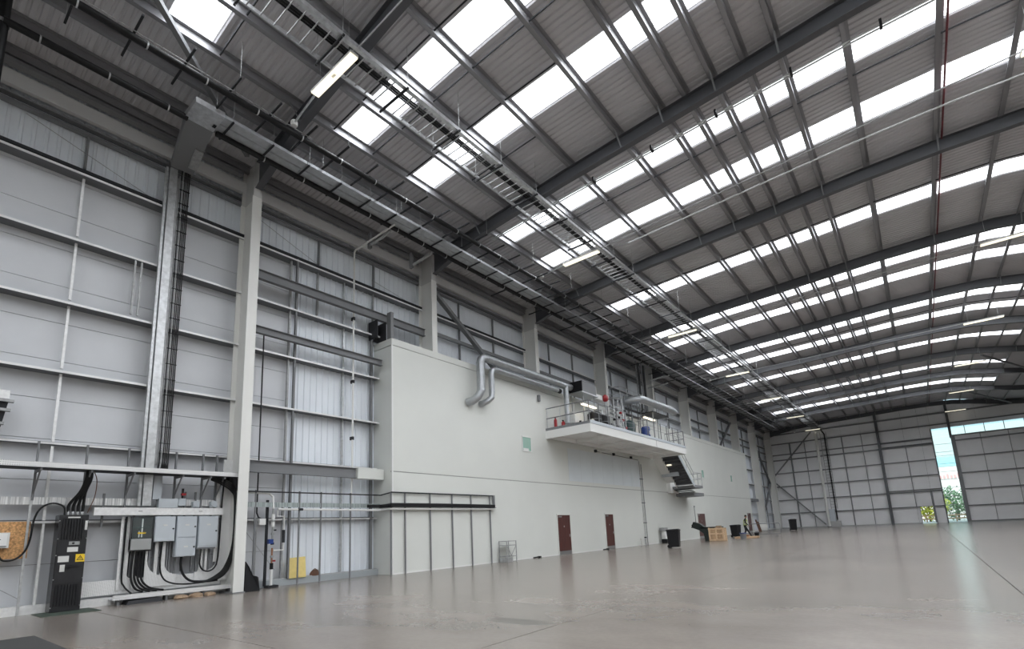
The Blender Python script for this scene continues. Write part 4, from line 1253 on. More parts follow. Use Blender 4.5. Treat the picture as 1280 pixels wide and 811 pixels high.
obj('bag_body', m, M_BAG, t, smooth=True)
obj('strap', MB().tube([(-16.42, 9.7, 0.34), (-16.40, 9.8, 0.44), (-16.42, 9.95, 0.36)], 0.012, 5), M_BAG, t)

# ------------------------------------------------------------------ ventilation ducts on the office
def duct(name, label, path, r, out, collars):
    t = thing(name, label, 'duct', path[0])
    pts = [Vector(p) for p in path]
    obj('duct_run', MB().tube(pts, r, 14), M_DUCT, t, smooth=True)
    for a, b in collars:
        a, b = Vector(a), Vector(b)
        obj('collar', MB().tube([a, b], r * 1.07, 14), M_DUCT, t, smooth=True)
    return t
xa = -15.0
pA = [(XF + 0.02, 16.72, 7.25), (-15.3, 16.74, 7.27), (-15.08, 16.9, 7.45), (xa, 17.05, 7.75), (xa, 17.05, 9.1), (xa, 17.12, 9.27), (xa, 17.3, 9.38), (xa, 17.5, 9.40), (xa, 24.9, 9.42)]
tA = duct('spiral_duct', 'larger spiral duct, outer of the pair bending down the office wall', pA, 0.19, None, [((xa, 17.05, 7.74), (xa, 17.05, 7.82)), ((xa, 17.05, 9.02), (xa, 17.05, 9.1)), ((xa, 17.5, 9.4), (xa, 17.6, 9.4)), ((xa, 20.2, 9.41), (xa, 20.27, 9.41)), ((xa, 23.0, 9.42), (xa, 23.1, 9.42)), ((xa, 23.9, 9.42), (xa, 24.25, 9.42))])
m = MB()
for k in range(16):
    z = 7.86 + 0.072 * k
    m.tube([(xa, 17.05, z), (xa, 17.05, z + 0.008)], 0.194, 14)
obj('spiral_seam', m, M_DUCT, tA, kind='stuff')
obj('branch', MB().tube([(-14.95, 24.3, 9.4), (-14.95, 24.3, 7.2)], 0.15, 12), M_DUCT, tA, smooth=True)
xb = -15.15
pB = [(XF + 0.02, 17.55, 7.3), (-15.4, 17.56, 7.3), (-15.2, 17.72, 7.42), (xb, 17.95, 7.62), (xb, 17.98, 7.85), (xb, 17.98, 8.75), (xb, 18.03, 8.95), (xb, 18.2, 9.06), (xb, 18.4, 9.08), (xb, 23.7, 9.08)]
tB = duct('spiral_duct', 'smaller spiral duct, inner of the pair bending down the office wall', pB, 0.145, None, [((xb, 17.98, 7.84), (xb, 17.98, 7.9)), ((xb, 17.98, 8.68), (xb, 17.98, 8.75)), ((xb, 18.4, 9.08), (xb, 18.46, 9.08)), ((xb, 21.2, 9.08), (xb, 21.27, 9.08))])
m = MB()
for k in range(10):
    z = 7.95 + 0.072 * k
    m.tube([(xb, 17.98, z), (xb, 17.98, z + 0.008)], 0.149, 14)
obj('spiral_seam', m, M_DUCT, tB, kind='stuff')
obj('end_cap', MB().tube([(xb, 23.7, 9.08), (xb, 24.0, 9.06)], 0.13, 12), M_BLKP, tB)
t = thing('wall_hook', 'small dark bracket under the inner duct near the platform', 'bracket', (-15.4, 22.3, 8.2))
obj('bracket_body', MB().box(XF, XF + 0.12, 22.25, 22.4, 8.25, 8.6), M_STEEL, t)

# ------------------------------------------------------------------ plant platform
P0, P1, PXF, PZ0, PZ1 = 22.9, 36.6, -12.77, 6.24, 6.82
t = thing('plant_platform', 'cantilevered white steel platform carrying plant on the office wall', 'platform', (-14.1, 29.7, PZ0))
obj('deck', MB().box(XF, PXF, P0, P1, PZ1 - 0.14, PZ1), M_STEEL, t)
obj('fascia', MB().box(PXF - 0.06, PXF + 0.01, P0 - 0.01, P1 + 0.01, PZ0, PZ1 - 0.14), M_WHITE, t)
obj('fascia', MB().box(XF, PXF - 0.06, P0 - 0.01, P0 + 0.06, PZ0, PZ1 - 0.14), M_WHITE, t)
obj('fascia', MB().box(XF, PXF - 0.06, P1 - 0.06, P1 + 0.01, PZ0, PZ1 - 0.14), M_WHITE, t)
obj('toe_board', MB().box(PXF, PXF + 0.03, P0, P1, PZ1 - 0.13, PZ1 + 0.03), M_GREYP, t)
obj('soffit', MB().box(XF, PXF - 0.06, P0 + 0.06, P1 - 0.06, PZ0 + 0.2, PZ0 + 0.24), M_WHITE, t)
for yy in (25.6, 28.4, 31.2, 33.9):
    obj('joist', MB().box(XF, PXF - 0.06, yy - 0.06, yy + 0.06, PZ0 + 0.02, PZ0 + 0.2), M_WHITE, t)
obj('edge_beam', MB().box(-15.4, -15.25, P0 + 0.06, P1 - 0.06, PZ0 + 0.0, PZ0 + 0.2), M_WHITE, t)
obj('fascia_joint', MB().box(PXF + 0.01, PXF + 0.016, 31.3, 31.34, PZ0, PZ1 - 0.14), M_GALVD, t)
n = 14
for k in range(n):
    yy = P0 + 0.06 + (P1 - P0 - 0.12) * k / (n - 1)
    obj('post', MB().tube([(PXF - 0.05, yy, PZ1), (PXF - 0.05, yy, 7.92)], 0.03, 6), M_STEEL, t)
for z in (7.36, 7.92):
    obj('handrail', MB().tube([(XF + 0.05, P0 + 0.06, z), (PXF - 0.05, P0 + 0.06, z), (PXF - 0.05, P1 - 0.06, z), (-14.2, P1 - 0.06, z)], 0.03, 6), M_STEEL, t)
for x in (-15.45, -14.6, -13.7):
    obj('post', MB().tube([(x, P0 + 0.06, PZ1), (x, P0 + 0.06, 7.92)], 0.024, 6), M_GALV, t)
for x in (-13.5, -14.2):
    obj('post', MB().tube([(x, P1 - 0.06, PZ1), (x, P1 - 0.06, 7.92)], 0.024, 6), M_GALV, t)
gate = MB()
for z in (7.0, 7.3, 7.6):
    gate.tube([(-13.0, P1 - 1.0, z), (-13.0, P1 - 0.3, z + 0.1)], 0.02, 6)
gate.tube([(-13.0, P1 - 1.0, 7.8), (-13.0, P1 - 0.3, 6.9)], 0.02, 6); gate.tube([(-13.0, P1 - 0.3, 7.75), (-13.0, P1 - 0.3, 6.9)], 0.02, 6)
obj('gate', gate, M_GALV, t)
t = thing('drain_pipe', 'thin white pipe slung beneath the platform soffit', 'pipe', (-13.8, 27, 6.1))
obj('pipe_run', MB().tube([(-13.5, 25.0, 6.42), (-13.5, 25.0, 6.12), (-13.5, 34.5, 6.12)], 0.03, 7), M_WHITE, t)
obj('pipe_run', MB().tube([(-13.5, 31.2, 6.12), (-15.1, 29.0, 6.05), (-15.45, 28.6, 6.0)], 0.025, 7), M_WHITE, t)
t = thing('soffit_conduit', 'dark conduit with boxes along the wall below the platform', 'conduit', (-15.5, 30, 6))
obj('conduit_run', MB().tube([(-15.5, 28.2, 6.05), (-15.5, 34.4, 5.98)], 0.02, 6), M_STEEL, t)
for yy in (28.2, 30.6, 33.2):
    obj('box', MB().box(-15.54, -15.42, yy - 0.09, yy + 0.09, 5.98, 6.14), M_DARK, t)
# plant on the platform
for k, (x, yy, rr, hh, lab) in enumerate(((-15.1, 23.25, 0.09, 0.55, 'taller red extinguisher standing at the platform corner'), (-14.8, 23.55, 0.1, 0.38, 'shorter red extinguisher standing at the platform corner'))):
    t = thing('fire_extinguisher', lab, 'extinguisher', (x, yy, PZ1))
    obj('cylinder_body', MB().lathe(x, yy, [(rr, PZ1), (rr, PZ1 + hh * 0.8), (rr * 0.6, PZ1 + hh * 0.92), (rr * 0.3, PZ1 + hh)], 12), M_RED, t, smooth=True)
    obj('valve_head', MB().box(x - 0.03, x + 0.03, yy - 0.06, yy + 0.03, PZ1 + hh, PZ1 + hh + 0.06), M_BLKP, t)
t = thing('pump_pipe', 'dull horizontal pipe with flanged elbow low on the platform', 'pipe', (-14.6, 24.5, PZ1))
obj('pipe_run', MB().tube([(-15.1, 24.1, 7.05), (-14.2, 24.5, 7.1), (-13.9, 24.9, 7.12), (-13.85, 25.2, 7.3)], 0.12, 10), M_STAIN, t, smooth=True)
obj('flange', MB().tube([(-14.3, 24.45, 7.1), (-14.2, 24.5, 7.1)], 0.18, 12), M_DARK, t)
for x in (-14.9, -14.3):
    obj('saddle', MB().box(x - 0.05, x + 0.05, 24.1, 24.6, PZ1, 6.98), M_STEEL, t)
t = thing('air_handler', 'dark box-shaped air unit raised on legs at the end of the ducts', 'air unit', (-14.8, 25.9, PZ1))
obj('casing', MB().box(-15.3, -14.35, 25.15, 26.75, 9.12, 9.78), M_STEEL, t)
obj('end_face', MB().box(-15.3, -14.35, 25.11, 25.15, 9.12, 9.78), M_BLKP, t)
obj('drip_tray', MB().box(-15.2, -14.3, 25.0, 26.9, 9.05, 9.12), M_STAIN, t)
for x in (-15.2, -14.45):
    for yy in (25.3, 26.6):
        obj('leg', MB().box(x - 0.025, x + 0.025, yy - 0.025, yy + 0.025, PZ1, 9.05), M_GALVD, t)
t = thing('white_duct', 'pale square duct stub running on from the dark air unit', 'duct', (-14.7, 27.2, 9.2))
obj('duct_body', MB().box(-15.0, -14.6, 26.75, 28.0, 9.1, 9.4), M_WHITE, t)
obj('wall_arm', MB().box(XF - 0.1, -15.0, 27.4, 27.46, 9.15, 9.2), M_STEEL, t)
t = thing('round_valve', 'bright red round valve head above the pipe manifold', 'valve', (-14.4, 28.2, 9.2))
obj('valve_disc', MB().tube([(-14.7, 28.25, 9.28), (-14.66, 28.25, 9.28), (-14.55, 28.25, 9.28), (-14.44, 28.25, 9.28), (-14.38, 28.25, 9.28)], [0.1, 0.2, 0.25, 0.2, 0.1], 14), M_RED, t, smooth=True)
obj('stem', MB().tube([(-14.55, 28.25, 9.1), (-14.55, 28.25, PZ1)], 0.05, 8), M_GALV, t)
for k, (x, yy, rr, hh, m_, lab) in enumerate(((-14.5, 26.6, 0.42, 1.35, M_BLKP, 'first black tank on the platform behind the lit panel'), (-14.5, 27.6, 0.42, 1.3, M_BLKP, 'second black tank on the platform from the lit panel'), (-14.6, 31.4, 0.40, 1.5, M_DGREEN, 'dark green tank on the platform beyond the pipe manifold'))):
    t = thing('storage_tank', lab, 'tank', (x, yy, PZ1))
    obj('shell', MB().lathe(x, yy, [(rr, PZ1), (rr, PZ1 + hh * 0.88), (rr * 0.7, PZ1 + hh * 0.96), (rr * 0.2, PZ1 + hh)], 16), m_, t, smooth=True)
    obj('band', MB().lathe(x, yy, [(rr * 1.02, PZ1 + hh * 0.6), (rr * 1.02, PZ1 + hh * 0.63)], 16), M_STEEL, t)
    obj('top_pipe', MB().tube([(x, yy, PZ1 + hh), (x, yy, PZ1 + hh + 0.3), (x - 0.5, yy, PZ1 + hh + 0.35)], 0.04, 7), M_STAIN, t)
t = thing('plastic_drum', 'blue plastic drum standing behind the platform railing', 'drum', (-13.4, 31.3, PZ1))
obj('drum_body', MB().lathe(-13.4, 31.3, [(0.26, PZ1), (0.29, PZ1 + 0.1), (0.29, PZ1 + 0.75), (0.24, PZ1 + 0.85)], 16), M_BLUE, t, smooth=True)
obj('drum_label', MB().box(-13.12, -13.105, 31.2, 31.4, PZ1 + 0.3, PZ1 + 0.55), M_LABW, t)
t = thing('pipe_manifold', 'tall bank of bright pipes and valves in the middle of platform', 'manifold', (-14.2, 29.4, PZ1))
for k in range(6):
    yy = 28.6 + 0.3 * k
    h = (9.2, 8.6, 9.4, 8.9, 9.5, 8.7)[k]
    obj('riser', MB().tube([(-14.2, yy, PZ1), (-14.2, yy, h), (-14.6, yy, h + 0.1)], 0.045, 8), M_GALV, t, smooth=True)
    for j in range(3):
        z = 7.3 + 0.55 * j + 0.1 * (k % 3)
        obj('valve', MB().lathe(-14.2, yy, [(0.085, z), (0.1, z + 0.06), (0.085, z + 0.14)], 8), (M_RED if (k + j) % 5 == 0 else M_DARK if (k + j) % 2 else M_STAIN), t)
for z in (7.6, 8.3, 8.75):
    obj('header', MB().tube([(-14.3, 28.3, z), (-14.3, 30.4, z)], 0.06, 8), M_STAIN, t, smooth=True)
t = thing('lit_panel', 'pale control panel glowing under a lamp at the platform end', 'panel', (-14.9, 25.4, PZ1))
obj('cabinet', MB().box(-15.2, -14.9, 24.9, 26.0, PZ1, 8.0), M_WHITE, t)
for k in range(3):
    obj('panel_door', MB().box(-14.9, -14.885, 24.93 + 0.36 * k, 25.26 + 0.36 * k, PZ1 + 0.1, 7.9), M_WHITE, t)
t = thing('lit_panel', 'pale equipment panel below the lamp beside the blue drum', 'panel', (-14.9, 33.8, PZ1))
obj('cabinet', MB().box(-15.2, -14.9, 33.2, 34.6, PZ1, 8.4), M_WHITE, t)
for k, (ya, yb, z, lab) in enumerate(((24.75, 26.35, 8.25, 'lit tube lamp under the dark air unit on the platform'), (33.2, 34.95, 8.72, 'lit tube lamp under the big duct on the platform'))):
    t = thing('tube_lamp', lab, 'lamp', (-14.25, (ya + yb) / 2, z))
    obj('housing', MB().box(-14.32, -14.18, ya, yb, z + 0.05, z + 0.12), M_WHITE, t)
    obj('tube', MB().box(-14.31, -14.17, ya + 0.02, yb - 0.02, z, z + 0.05), M_LEDW, t)
    for yy in (ya + 0.2, yb - 0.2):
        obj('bracket_arm', MB().bar((XF - 0.02 if k else -14.5, yy, z + 0.14), (-14.25, yy, z + 0.14), 0.03), M_STEEL, t)
t = thing('large_duct', 'fat pale duct kinked outward then running along above the platform', 'duct', (-13.6, 31.4, 9.6))
obj('duct_run', MB().tube([(-14.75, 31.15, 9.6), (-13.95, 31.3, 9.62), (-13.62, 31.65, 9.62), (-13.45, 36.3, 9.6), (-13.45, 36.9, 9.5)], 0.27, 14), M_DUCT, t, smooth=True)
for a in ((-13.8, 31.4), (-13.55, 33.8)):
    obj('collar', MB().tube([(a[0], a[1], 9.62), (a[0] + 0.02, a[1] + 0.12, 9.62)], 0.285, 14), M_DUCT, t)
obj('drip_sheet', MB().box(-14.6, -13.7, 33.6, 36.4, 9.1, 9.16), M_BLKP, t)
for yy in (33.7, 36.3):
    for x in (-14.55, -13.8):
        obj('leg', MB().box(x - 0.025, x + 0.025, yy - 0.025, yy + 0.025, PZ1, 9.3), M_GALVD, t)
t = thing('equipment_frame', 'dark steel frame of pipe supports behind the large pale duct', 'frame', (-14.9, 32, PZ1))
for yy in (30.8, 31.8, 32.8):
    for x in (-15.2, -14.5):
        obj('upright', MB().box(x - 0.03, x + 0.03, yy - 0.03, yy + 0.03, PZ1, 9.9), M_STEEL, t)
for z in (8.6, 9.0):
    obj('cross_member', MB().box(-14.55, -14.45, 30.8, 33.2, z, z + 0.12), M_DARK, t)
for z in (10.0, 10.45):
    obj('guard_rail', MB().tube([(-15.3, 30.2, z), (-14.45, 30.2, z), (-14.45, 37.5, z), (-15.3, 37.5, z)], 0.022, 6), M_GALV, t)
for k in range(8):
    yy = 30.2 + 7.3 * k / 7
    obj('guard_post', MB().tube([(-14.45, yy, 9.2 if 30.7 < yy < 33 else 9.3), (-14.45, yy, 10.45)], 0.02, 6), M_GALV, t)
t = thing('cable_riser', 'pair of dark ladder racks rising from the platform to the roof', 'cable ladder', (-15.0, 35, 9))
for y0 in (34.4, 35.3):
    for dy in (0, 0.5):
        obj('side_rail', MB().box(-15.05, -14.98, y0 + dy - 0.05, y0 + dy + 0.05, 9.0, 13.3), M_STEEL, t)
    for k in range(12):
        obj('rung', MB().box(-15.03, -15.0, y0, y0 + 0.5, 9.3 + 0.33 * k, 9.34 + 0.33 * k), M_GALVD, t)
    for k in range(3):
        obj('cable', MB().tube(sm([(-14.96, y0 + 0.12 + 0.12 * k, 9.0), (-14.96, y0 + 0.12 + 0.12 * k, 13.2)]), 0.04, 6), M_BLACK, t)
t = thing('vent_pipe', 'pair of grey pipe arms reaching out from the wall over the ladder racks', 'pipe', (-15.2, 38.3, 12))
for z, yy in ((12.75, 37.9), (12.0, 37.4)):
    obj('pipe_run', MB().tube([(-15.5, yy, z - 0.1), (-13.9, yy + 0.1, z)], 0.06, 8), M_GALV, t, smooth=True)

# ------------------------------------------------------------------ stair below the platform
t = thing('steel_stair', 'open steel stair dropping from the platform to small landings', 'stair', (-14.3, 39, 3.7))
SX0, SX1 = -14.9, -13.55
sy0, sz0, sy1, sz1 = 36.9, 6.62, 39.9, 4.25
nst = 11
for k in range(nst):
    f = (k + 0.5) / nst
    yy, z = sy0 + (sy1 - sy0) * f, sz0 + (sz1 - sz0) * f
    obj('tread', MB().box(SX0, SX1, yy - 0.17, yy + 0.17, z - 0.025, z + 0.015), M_RAFT, t)
    obj('nosing', MB().box(SX0, SX1, yy + 0.14, yy + 0.18, z - 0.055, z + 0.018), M_GALVD, t)
    obj('riser', MB().box(SX0 + 0.02, SX1 - 0.02, yy - 0.17, yy - 0.16, z, z + 0.17), M_RAFT, t)
for x in (SX0, SX1):
    obj('stringer', MB().bar((x, sy0, sz0 - 0.05), (x, sy1, sz1 - 0.05), 0.05, 0.26), M_WHITE if x == SX0 else M_GREYP, t)
obj('soffit_panel', MB().bar(((SX0 + XF) / 2, sy0 + 0.2, sz0 - 0.3), ((SX0 + XF) / 2, sy1 - 0.6, sz1 + 0.30), 0.62, 0.04), M_WHITE, t)
for dz_ in (0.55, 1.0):
    obj('handrail', MB().tube([(SX1, sy0, sz0 + dz_), (SX1, sy1, sz1 + dz_), (SX1, 41.7, sz1 + dz_), (-14.6, 41.7, sz1 + dz_)], 0.024, 6), M_GALV, t)
for yy, z in ((37.4, 6.2), (38.6, 5.25), (39.9, 4.25), (40.8, 4.25), (41.7, 4.25)):
    obj('rail_post', MB().tube([(SX1, yy, z - 0.05), (SX1, yy, z + 1.0)], 0.024, 6), M_GALV, t)
obj('landing', MB().box(XF, SX1 + 0.03, 39.9, 41.75, 4.05, 4.25), M_STEEL, t)
obj('mid_beam', MB().box(XF, -14.2, 38.5, 38.7, 4.95, 5.25), M_GREYP, t)
for k in range(4):
    obj('tread', MB().box(-15.4, -14.0, 40.2 + 0.28 * k, 40.45 + 0.28 * k, 3.98 - 0.07 * k, 4.02 - 0.07 * k), M_DARK, t)
obj('lower_landing', MB().box(XF, -14.1, 41.2, 43.6, 3.5, 3.76), M_STEEL, t)
obj('lower_panel', MB().box(XF, -15.3, 39.5, 41.2, 3.75, 4.9), M_WHITE, t)
t = thing('bulkhead_lamp', 'small white lamp under the top treads of the steel stair', 'lamp', (-14.6, 37.6, 6.1))
obj('lamp_body', MB().box(-14.75, -14.45, 37.75, 37.95, 5.72, 5.80), M_LED, t)
obj('bracket_arm', MB().bar((-14.88, 37.85, 5.82), (-14.3, 37.85, 5.82), 0.04), M_STEEL, t)

# conduits down the office wall
for k, (yy, yb, zt) in enumerate(((34.45, 34.72, 5.9), (34.75, 35.0, 5.7))):
    t = thing('wall_conduit', '%s of two thin conduits dropping from the platform to the floor' % ('thinner' if k == 0 else 'darker'), 'conduit', (XF, yy, 0), 0, 'conduit pair below the platform')
    obj('conduit_run', MB().tube([(XF + 0.04, yy + 0.05, 0), (XF + 0.04, yy + 0.05, zt)], 0.03 if k else 0.024, 7), M_GALVD if k else M_GALV, t)
    for z in (1.5, 2.9, 4.6):
        obj('clamp', MB().box(XF, XF + 0.08, yy - 0.02, yy + 0.14, z, z + 0.06), M_STEEL, t)
t = thing('wall_conduit', 'short dark conduit with switch box beside the third brown door', 'conduit', (XF, 45, 1.2))
obj('conduit_run', MB().tube([(XF + 0.03, 45.05, 1.25), (XF + 0.03, 45.05, 2.75)], 0.02, 6), M_STEEL, t)
obj('switch', MB().box(XF, XF + 0.07, 44.98, 45.14, 1.15, 1.32), M_DARK, t)
obj('top_box', MB().box(XF, XF + 0.07, 44.98, 45.14, 2.7, 2.82), M_GALVD, t)

# ------------------------------------------------------------------ things on the floor
t = thing('metal_stand', 'small grey metal stand with cross braces against the office wall', 'stand', (-15.2, 18.6, 0))
sx0, sx1, s0, s1, sh_ = -15.45, -15.0, 18.42, 19.1, 0.95
for x in (sx0, sx1):
    for yy in (s0, s1):
        obj('leg', MB().box(x - 0.015, x + 0.015, yy - 0.015, yy + 0.015, 0, sh_), M_GALVD, t)
for z in (0.25, 0.74, 0.93):
    m = MB()
    for x in (sx0, sx1): m.bar((x, s0, z), (x, s1, z), 0.025)
    for yy in (s0, s1): m.bar((sx0, yy, z), (sx1, yy, z), 0.025)
    obj('rail', m, M_GALVD, t)
obj('top_shelf', MB().box(sx0, sx1, s0, s1, 0.74, 0.76), M_GALVD, t)
for a, b in ((s0 + 0.3, s1), (s1 - 0.35, s0)):
    obj('brace', MB().bar((sx1, a, 0.27), (sx1, b, 0.74), 0.02), M_GALVD, t)
obj('lower_shelf', MB().box(sx0, sx1, s0, s0 + 0.4, 0.0, 0.2), M_GALV, t)
for yy, lab in ((21.15, 'black cable end on the floor by the metal stand'), (28.3, 'black cable end on the floor by the second brown door')):
    t = thing('cable_end', lab, 'cable', (-15.35, yy, 0))
    obj('cable_body', MB().tube([(-15.45, yy - 0.15, 0.03), (-15.3, yy, 0.05), (-15.38, yy + 0.2, 0.03)], 0.035, 7), M_BLACK, t)
    obj('plug', MB().box(-15.42, -15.28, yy + 0.18, yy + 0.32, 0.0, 0.09), M_BLKP, t)
for k, (yy, m_, hh) in enumerate(((33.3, M_LABW, 0.42), (34.0, M_GALV, 0.5))):
    t = thing('pipe_stub', '%s pipe stub rising from the floor at the office wall' % ('white' if k == 0 else 'grey'), 'pipe', (-15.3, yy, 0))
    obj('pipe_run', MB().lathe(-15.3, yy, [(0.07, 0), (0.07, hh), (0.05, hh)], 10), m_, t)
    obj('cap', MB().lathe(-15.3, yy, [(0.085, hh), (0.085, hh + 0.07)], 10), M_DARK if k else M_LABW, t)

def wheelie_bin(label, x, y, rz, h=1.06):
    t = thing('wheelie_bin', label, 'bin', (x, y, 0), rz)
    s = h / 1.06
    b = MB().hexa([(-0.235, -0.28, 0.06), (0.235, -0.28, 0.06), (0.235, 0.27, 0.06), (-0.235, 0.27, 0.06), (-0.275, -0.34, 0.98), (0.275, -0.34, 0.98), (0.275, 0.33, 0.98), (-0.275, 0.33, 0.98)])
    for q in range(len(b.v)): b.v[q] = tuple(c * s for c in b.v[q])
    obj('bin_body', b, M_BLKP, t, local=True)
    r = MB().box(-0.30 * s, 0.30 * s, -0.36 * s, 0.36 * s, 0.96 * s, 1.0 * s)
    obj('rim', r, M_BLKP, t, local=True)
    l = MB().hexa([(-0.29 * s, -0.36 * s, 1.0 * s), (0.29 * s, -0.36 * s, 1.0 * s), (0.29 * s, 0.37 * s, 1.0 * s), (-0.29 * s, 0.37 * s, 1.0 * s), (-0.2 * s, -0.27 * s, 1.06 * s), (0.2 * s, -0.27 * s, 1.06 * s), (0.2 * s, 0.3 * s, 1.04 * s), (-0.2 * s, 0.3 * s, 1.04 * s)])
    obj('lid', l, M_BLKP, t, local=True)
    obj('handle', MB().tube([(-0.22 * s, 0.42 * s, 0.97 * s), (0.22 * s, 0.42 * s, 0.97 * s)], 0.018, 6), M_BLKP, t, local=True)
    for x_ in (-0.24, 0.24):
        obj('wheel', MB().tube([((x_ - 0.03) * s, 0.25 * s, 0.1 * s), ((x_ + 0.03) * s, 0.25 * s, 0.1 * s)], 0.1 * s, 12), M_BLACK, t, local=True)
    return t
wheelie_bin('large black wheelie bin standing alone between second and third brown doors', -11.5, 29.4, math.radians(100), 1.08)
wheelie_bin('black wheelie bin right behind the walking person', -12.75, 46.6, math.radians(70))
wheelie_bin('black wheelie bin alone near the far wall corner', -11.7, 65.4, math.radians(20), 1.3)

t = thing('wall_tank', 'white tank on a grey frame with black base at the office wall', 'tank', (-15.2, 37.3, 0))
for yy in (36.95, 37.55):
    obj('frame_post', MB().box(-15.45, -15.4, yy - 0.03, yy + 0.03, 0, 1.1), M_GALVD, t)
obj('tank_body', MB().hexa([(-15.4, 37.1, 0.3), (-15.1, 37.1, 0.3), (-15.1, 37.75, 0.3), (-15.4, 37.75, 0.3), (-15.4, 37.1, 0.85), (-15.2, 37.1, 0.85), (-15.2, 37.75, 0.9), (-15.4, 37.75, 0.9)]), M_WHITE, t)
obj('base_box', MB().box(-15.42, -15.02, 37.05, 37.85, 0.0, 0.3), M_BLKP, t)
obj('top_unit', MB().box(-15.42, -15.1, 36.9, 37.6, 0.92, 1.12), M_GALVD, t)

# crate and what leans on it
t = thing('wooden_crate', 'square timber crate with battens on the floor before the third door', 'crate', (-11.8, 39.1, 0))
a0, a1, b0, b1, ch = -12.5, -11.42, 38.7, 39.4, 0.92
obj('panel', MB().box(a0, a1, b0 + 0.03, b0 + 0.05, 0.05, ch), M_CRATE, t)
obj('panel', MB().box(a1 - 0.05, a1 - 0.03, b0, b1, 0.05, ch), M_CRATE, t)
obj('panel', MB().box(a0, a1, b1 - 0.05, b1 - 0.03, 0.05, ch), M_CRATE, t)
obj('panel', MB().box(a0 + 0.03, a0 + 0.05, b0, b1, 0.05, ch), M_CRATE, t)
obj('lid', MB().box(a0, a1, b0 + 0.02, b1, ch - 0.03, ch), M_CRATE, t)
for x in (a0 + 0.06, (a0 + a1) / 2, a1 - 0.06):
    obj('batten', MB().box(x - 0.05, x + 0.05, b0 - 0.03, b0 + 0.03, 0.03, ch + 0.03), M_WOOD, t)
for z in (0.1, 0.52, ch - 0.05):
    obj('batten', MB().box(a0, a1, b0 - 0.02, b0 + 0.01, z - 0.05, z + 0.05), M_WOOD, t)
for yy in (b0 + 0.06, (b0 + b1) / 2, b1 - 0.06):
    obj('batten', MB().box(a1 - 0.03, a1, yy - 0.05, yy + 0.05, 0.03, ch), M_WOOD, t)
for yy in (b0 + 0.1, b1 - 0.1):
    obj('runner', MB().box(a0, a1, yy - 0.06, yy + 0.06, 0.0, 0.05), M_WOOD, t)
t = thing('dark_board', 'long dark board lying across the top of the crate', 'board', (-12.2, 39.6, 1.05))
obj('board', MB().box(-13.2, -11.6, 39.0, 39.38, ch, ch + 0.1), M_BLKP, t)
obj('end_block', MB().box(-12.0, -11.62, 38.9, 39.0, ch, ch + 0.16), M_TAN, t)
t = thing('bent_duct', 'bent dark green duct piece standing left of the crate', 'duct', (-13.1, 39.3, 0))
P = [(-12.55, 0.0), (-12.9, 0.0), (-12.95, 0.55), (-13.25, 0.8), (-13.75, 1.0), (-13.8, 1.2), (-13.6, 1.4), (-13.2, 1.28), (-12.65, 0.85), (-12.52, 0.6)]
obj('duct_body', MB().prism([(x, z) for x, z in P], 1, 39.0, 39.5), mat('dark_green_black', (0.014, 0.022, 0.021), 0.5), t)
obj('flange', MB().bar((-13.8, 39.25, 1.0), (-13.62, 39.25, 1.42), 0.55, 0.05), M_BLKP, t)
obj('timber_prop', MB().box(-13.3, -12.5, 39.5, 39.6, 0.84, 0.9), M_WOOD, t)
t = thing('paint_bucket', 'blue-grey bucket on the floor right of the crate', 'bucket', (-11.1, 42.0, 0))
obj('bucket_body', MB().lathe(-11.0, 42.0, [(0.2, 0), (0.25, 0.42), (0.23, 0.42)], 14), M_STEEL, t)
obj('rim', MB().lathe(-11.0, 42.0, [(0.265, 0.4), (0.265, 0.45)], 14), M_BLUE, t)
t = thing('low_pallet', 'low timber pallet with offcuts beside the bucket', 'pallet', (-11.2, 43.4, 0))
for k in range(4):
    obj('slat', MB().box(-11.9 + 0.42 * k, -11.55 + 0.42 * k, 42.9, 44.0, 0.11, 0.14), M_WOOD, t)
for yy in (43.0, 43.85):
    obj('bearer', MB().box(-11.9, -10.3, yy - 0.05, yy + 0.05, 0.0, 0.11), M_WOOD, t)
t = thing('red_offcut', 'small reddish offcut lying on the low timber pallet', 'offcut', (-11.1, 43.4, 0.14))
obj('offcut', MB().box(-11.4, -10.9, 43.2, 43.6, 0.14, 0.26), M_COPPER, t)

t = thing('crowd_barrier', 'low grey metal barrier on the floor beyond the walking person', 'barrier', (-10.2, 46.2, 0))
A, B = Vector((-11.6, 46.3, 0)), Vector((-9.25, 46.4, 0))
def up(p, z): return (p.x, p.y, z)
obj('frame_tube', MB().tube([up(A, 0.15), up(A, 0.95), up(A.lerp(B, 0.04), 1.05), up(A.lerp(B, 0.96), 1.05), up(B, 0.95), up(B, 0.15)], 0.03, 6), M_STEEL, t)
obj('lower_rail', MB().tube([up(A, 0.2), up(B, 0.2)], 0.03, 6), M_STEEL, t)
for f in (0.12, 0.88):
    p = A.lerp(B, f)
    obj('foot', MB().bar((p.x, p.y - 0.3, 0.02), (p.x, p.y + 0.3, 0.02), 0.05, 0.04), M_STEEL, t)
    obj('foot_post', MB().bar((p.x, p.y, 0.03), (p.x, p.y, 0.2), 0.04), M_STEEL, t)
obj('sign_plate', MB().box(A.x + 0.95, A.x + 1.45, A.y - 0.02, A.y + 0.03, 0.7, 0.98), M_LABW, t)
t = thing('black_bucket', 'small black bucket on the floor in front of the walking person', 'bucket', (-10.75, 45.9, 0))
obj('bucket_body', MB().lathe(-10.95, 45.9, [(0.14, 0.0), (0.2, 0.34), (0.17, 0.36)], 12), M_BLKP, t)
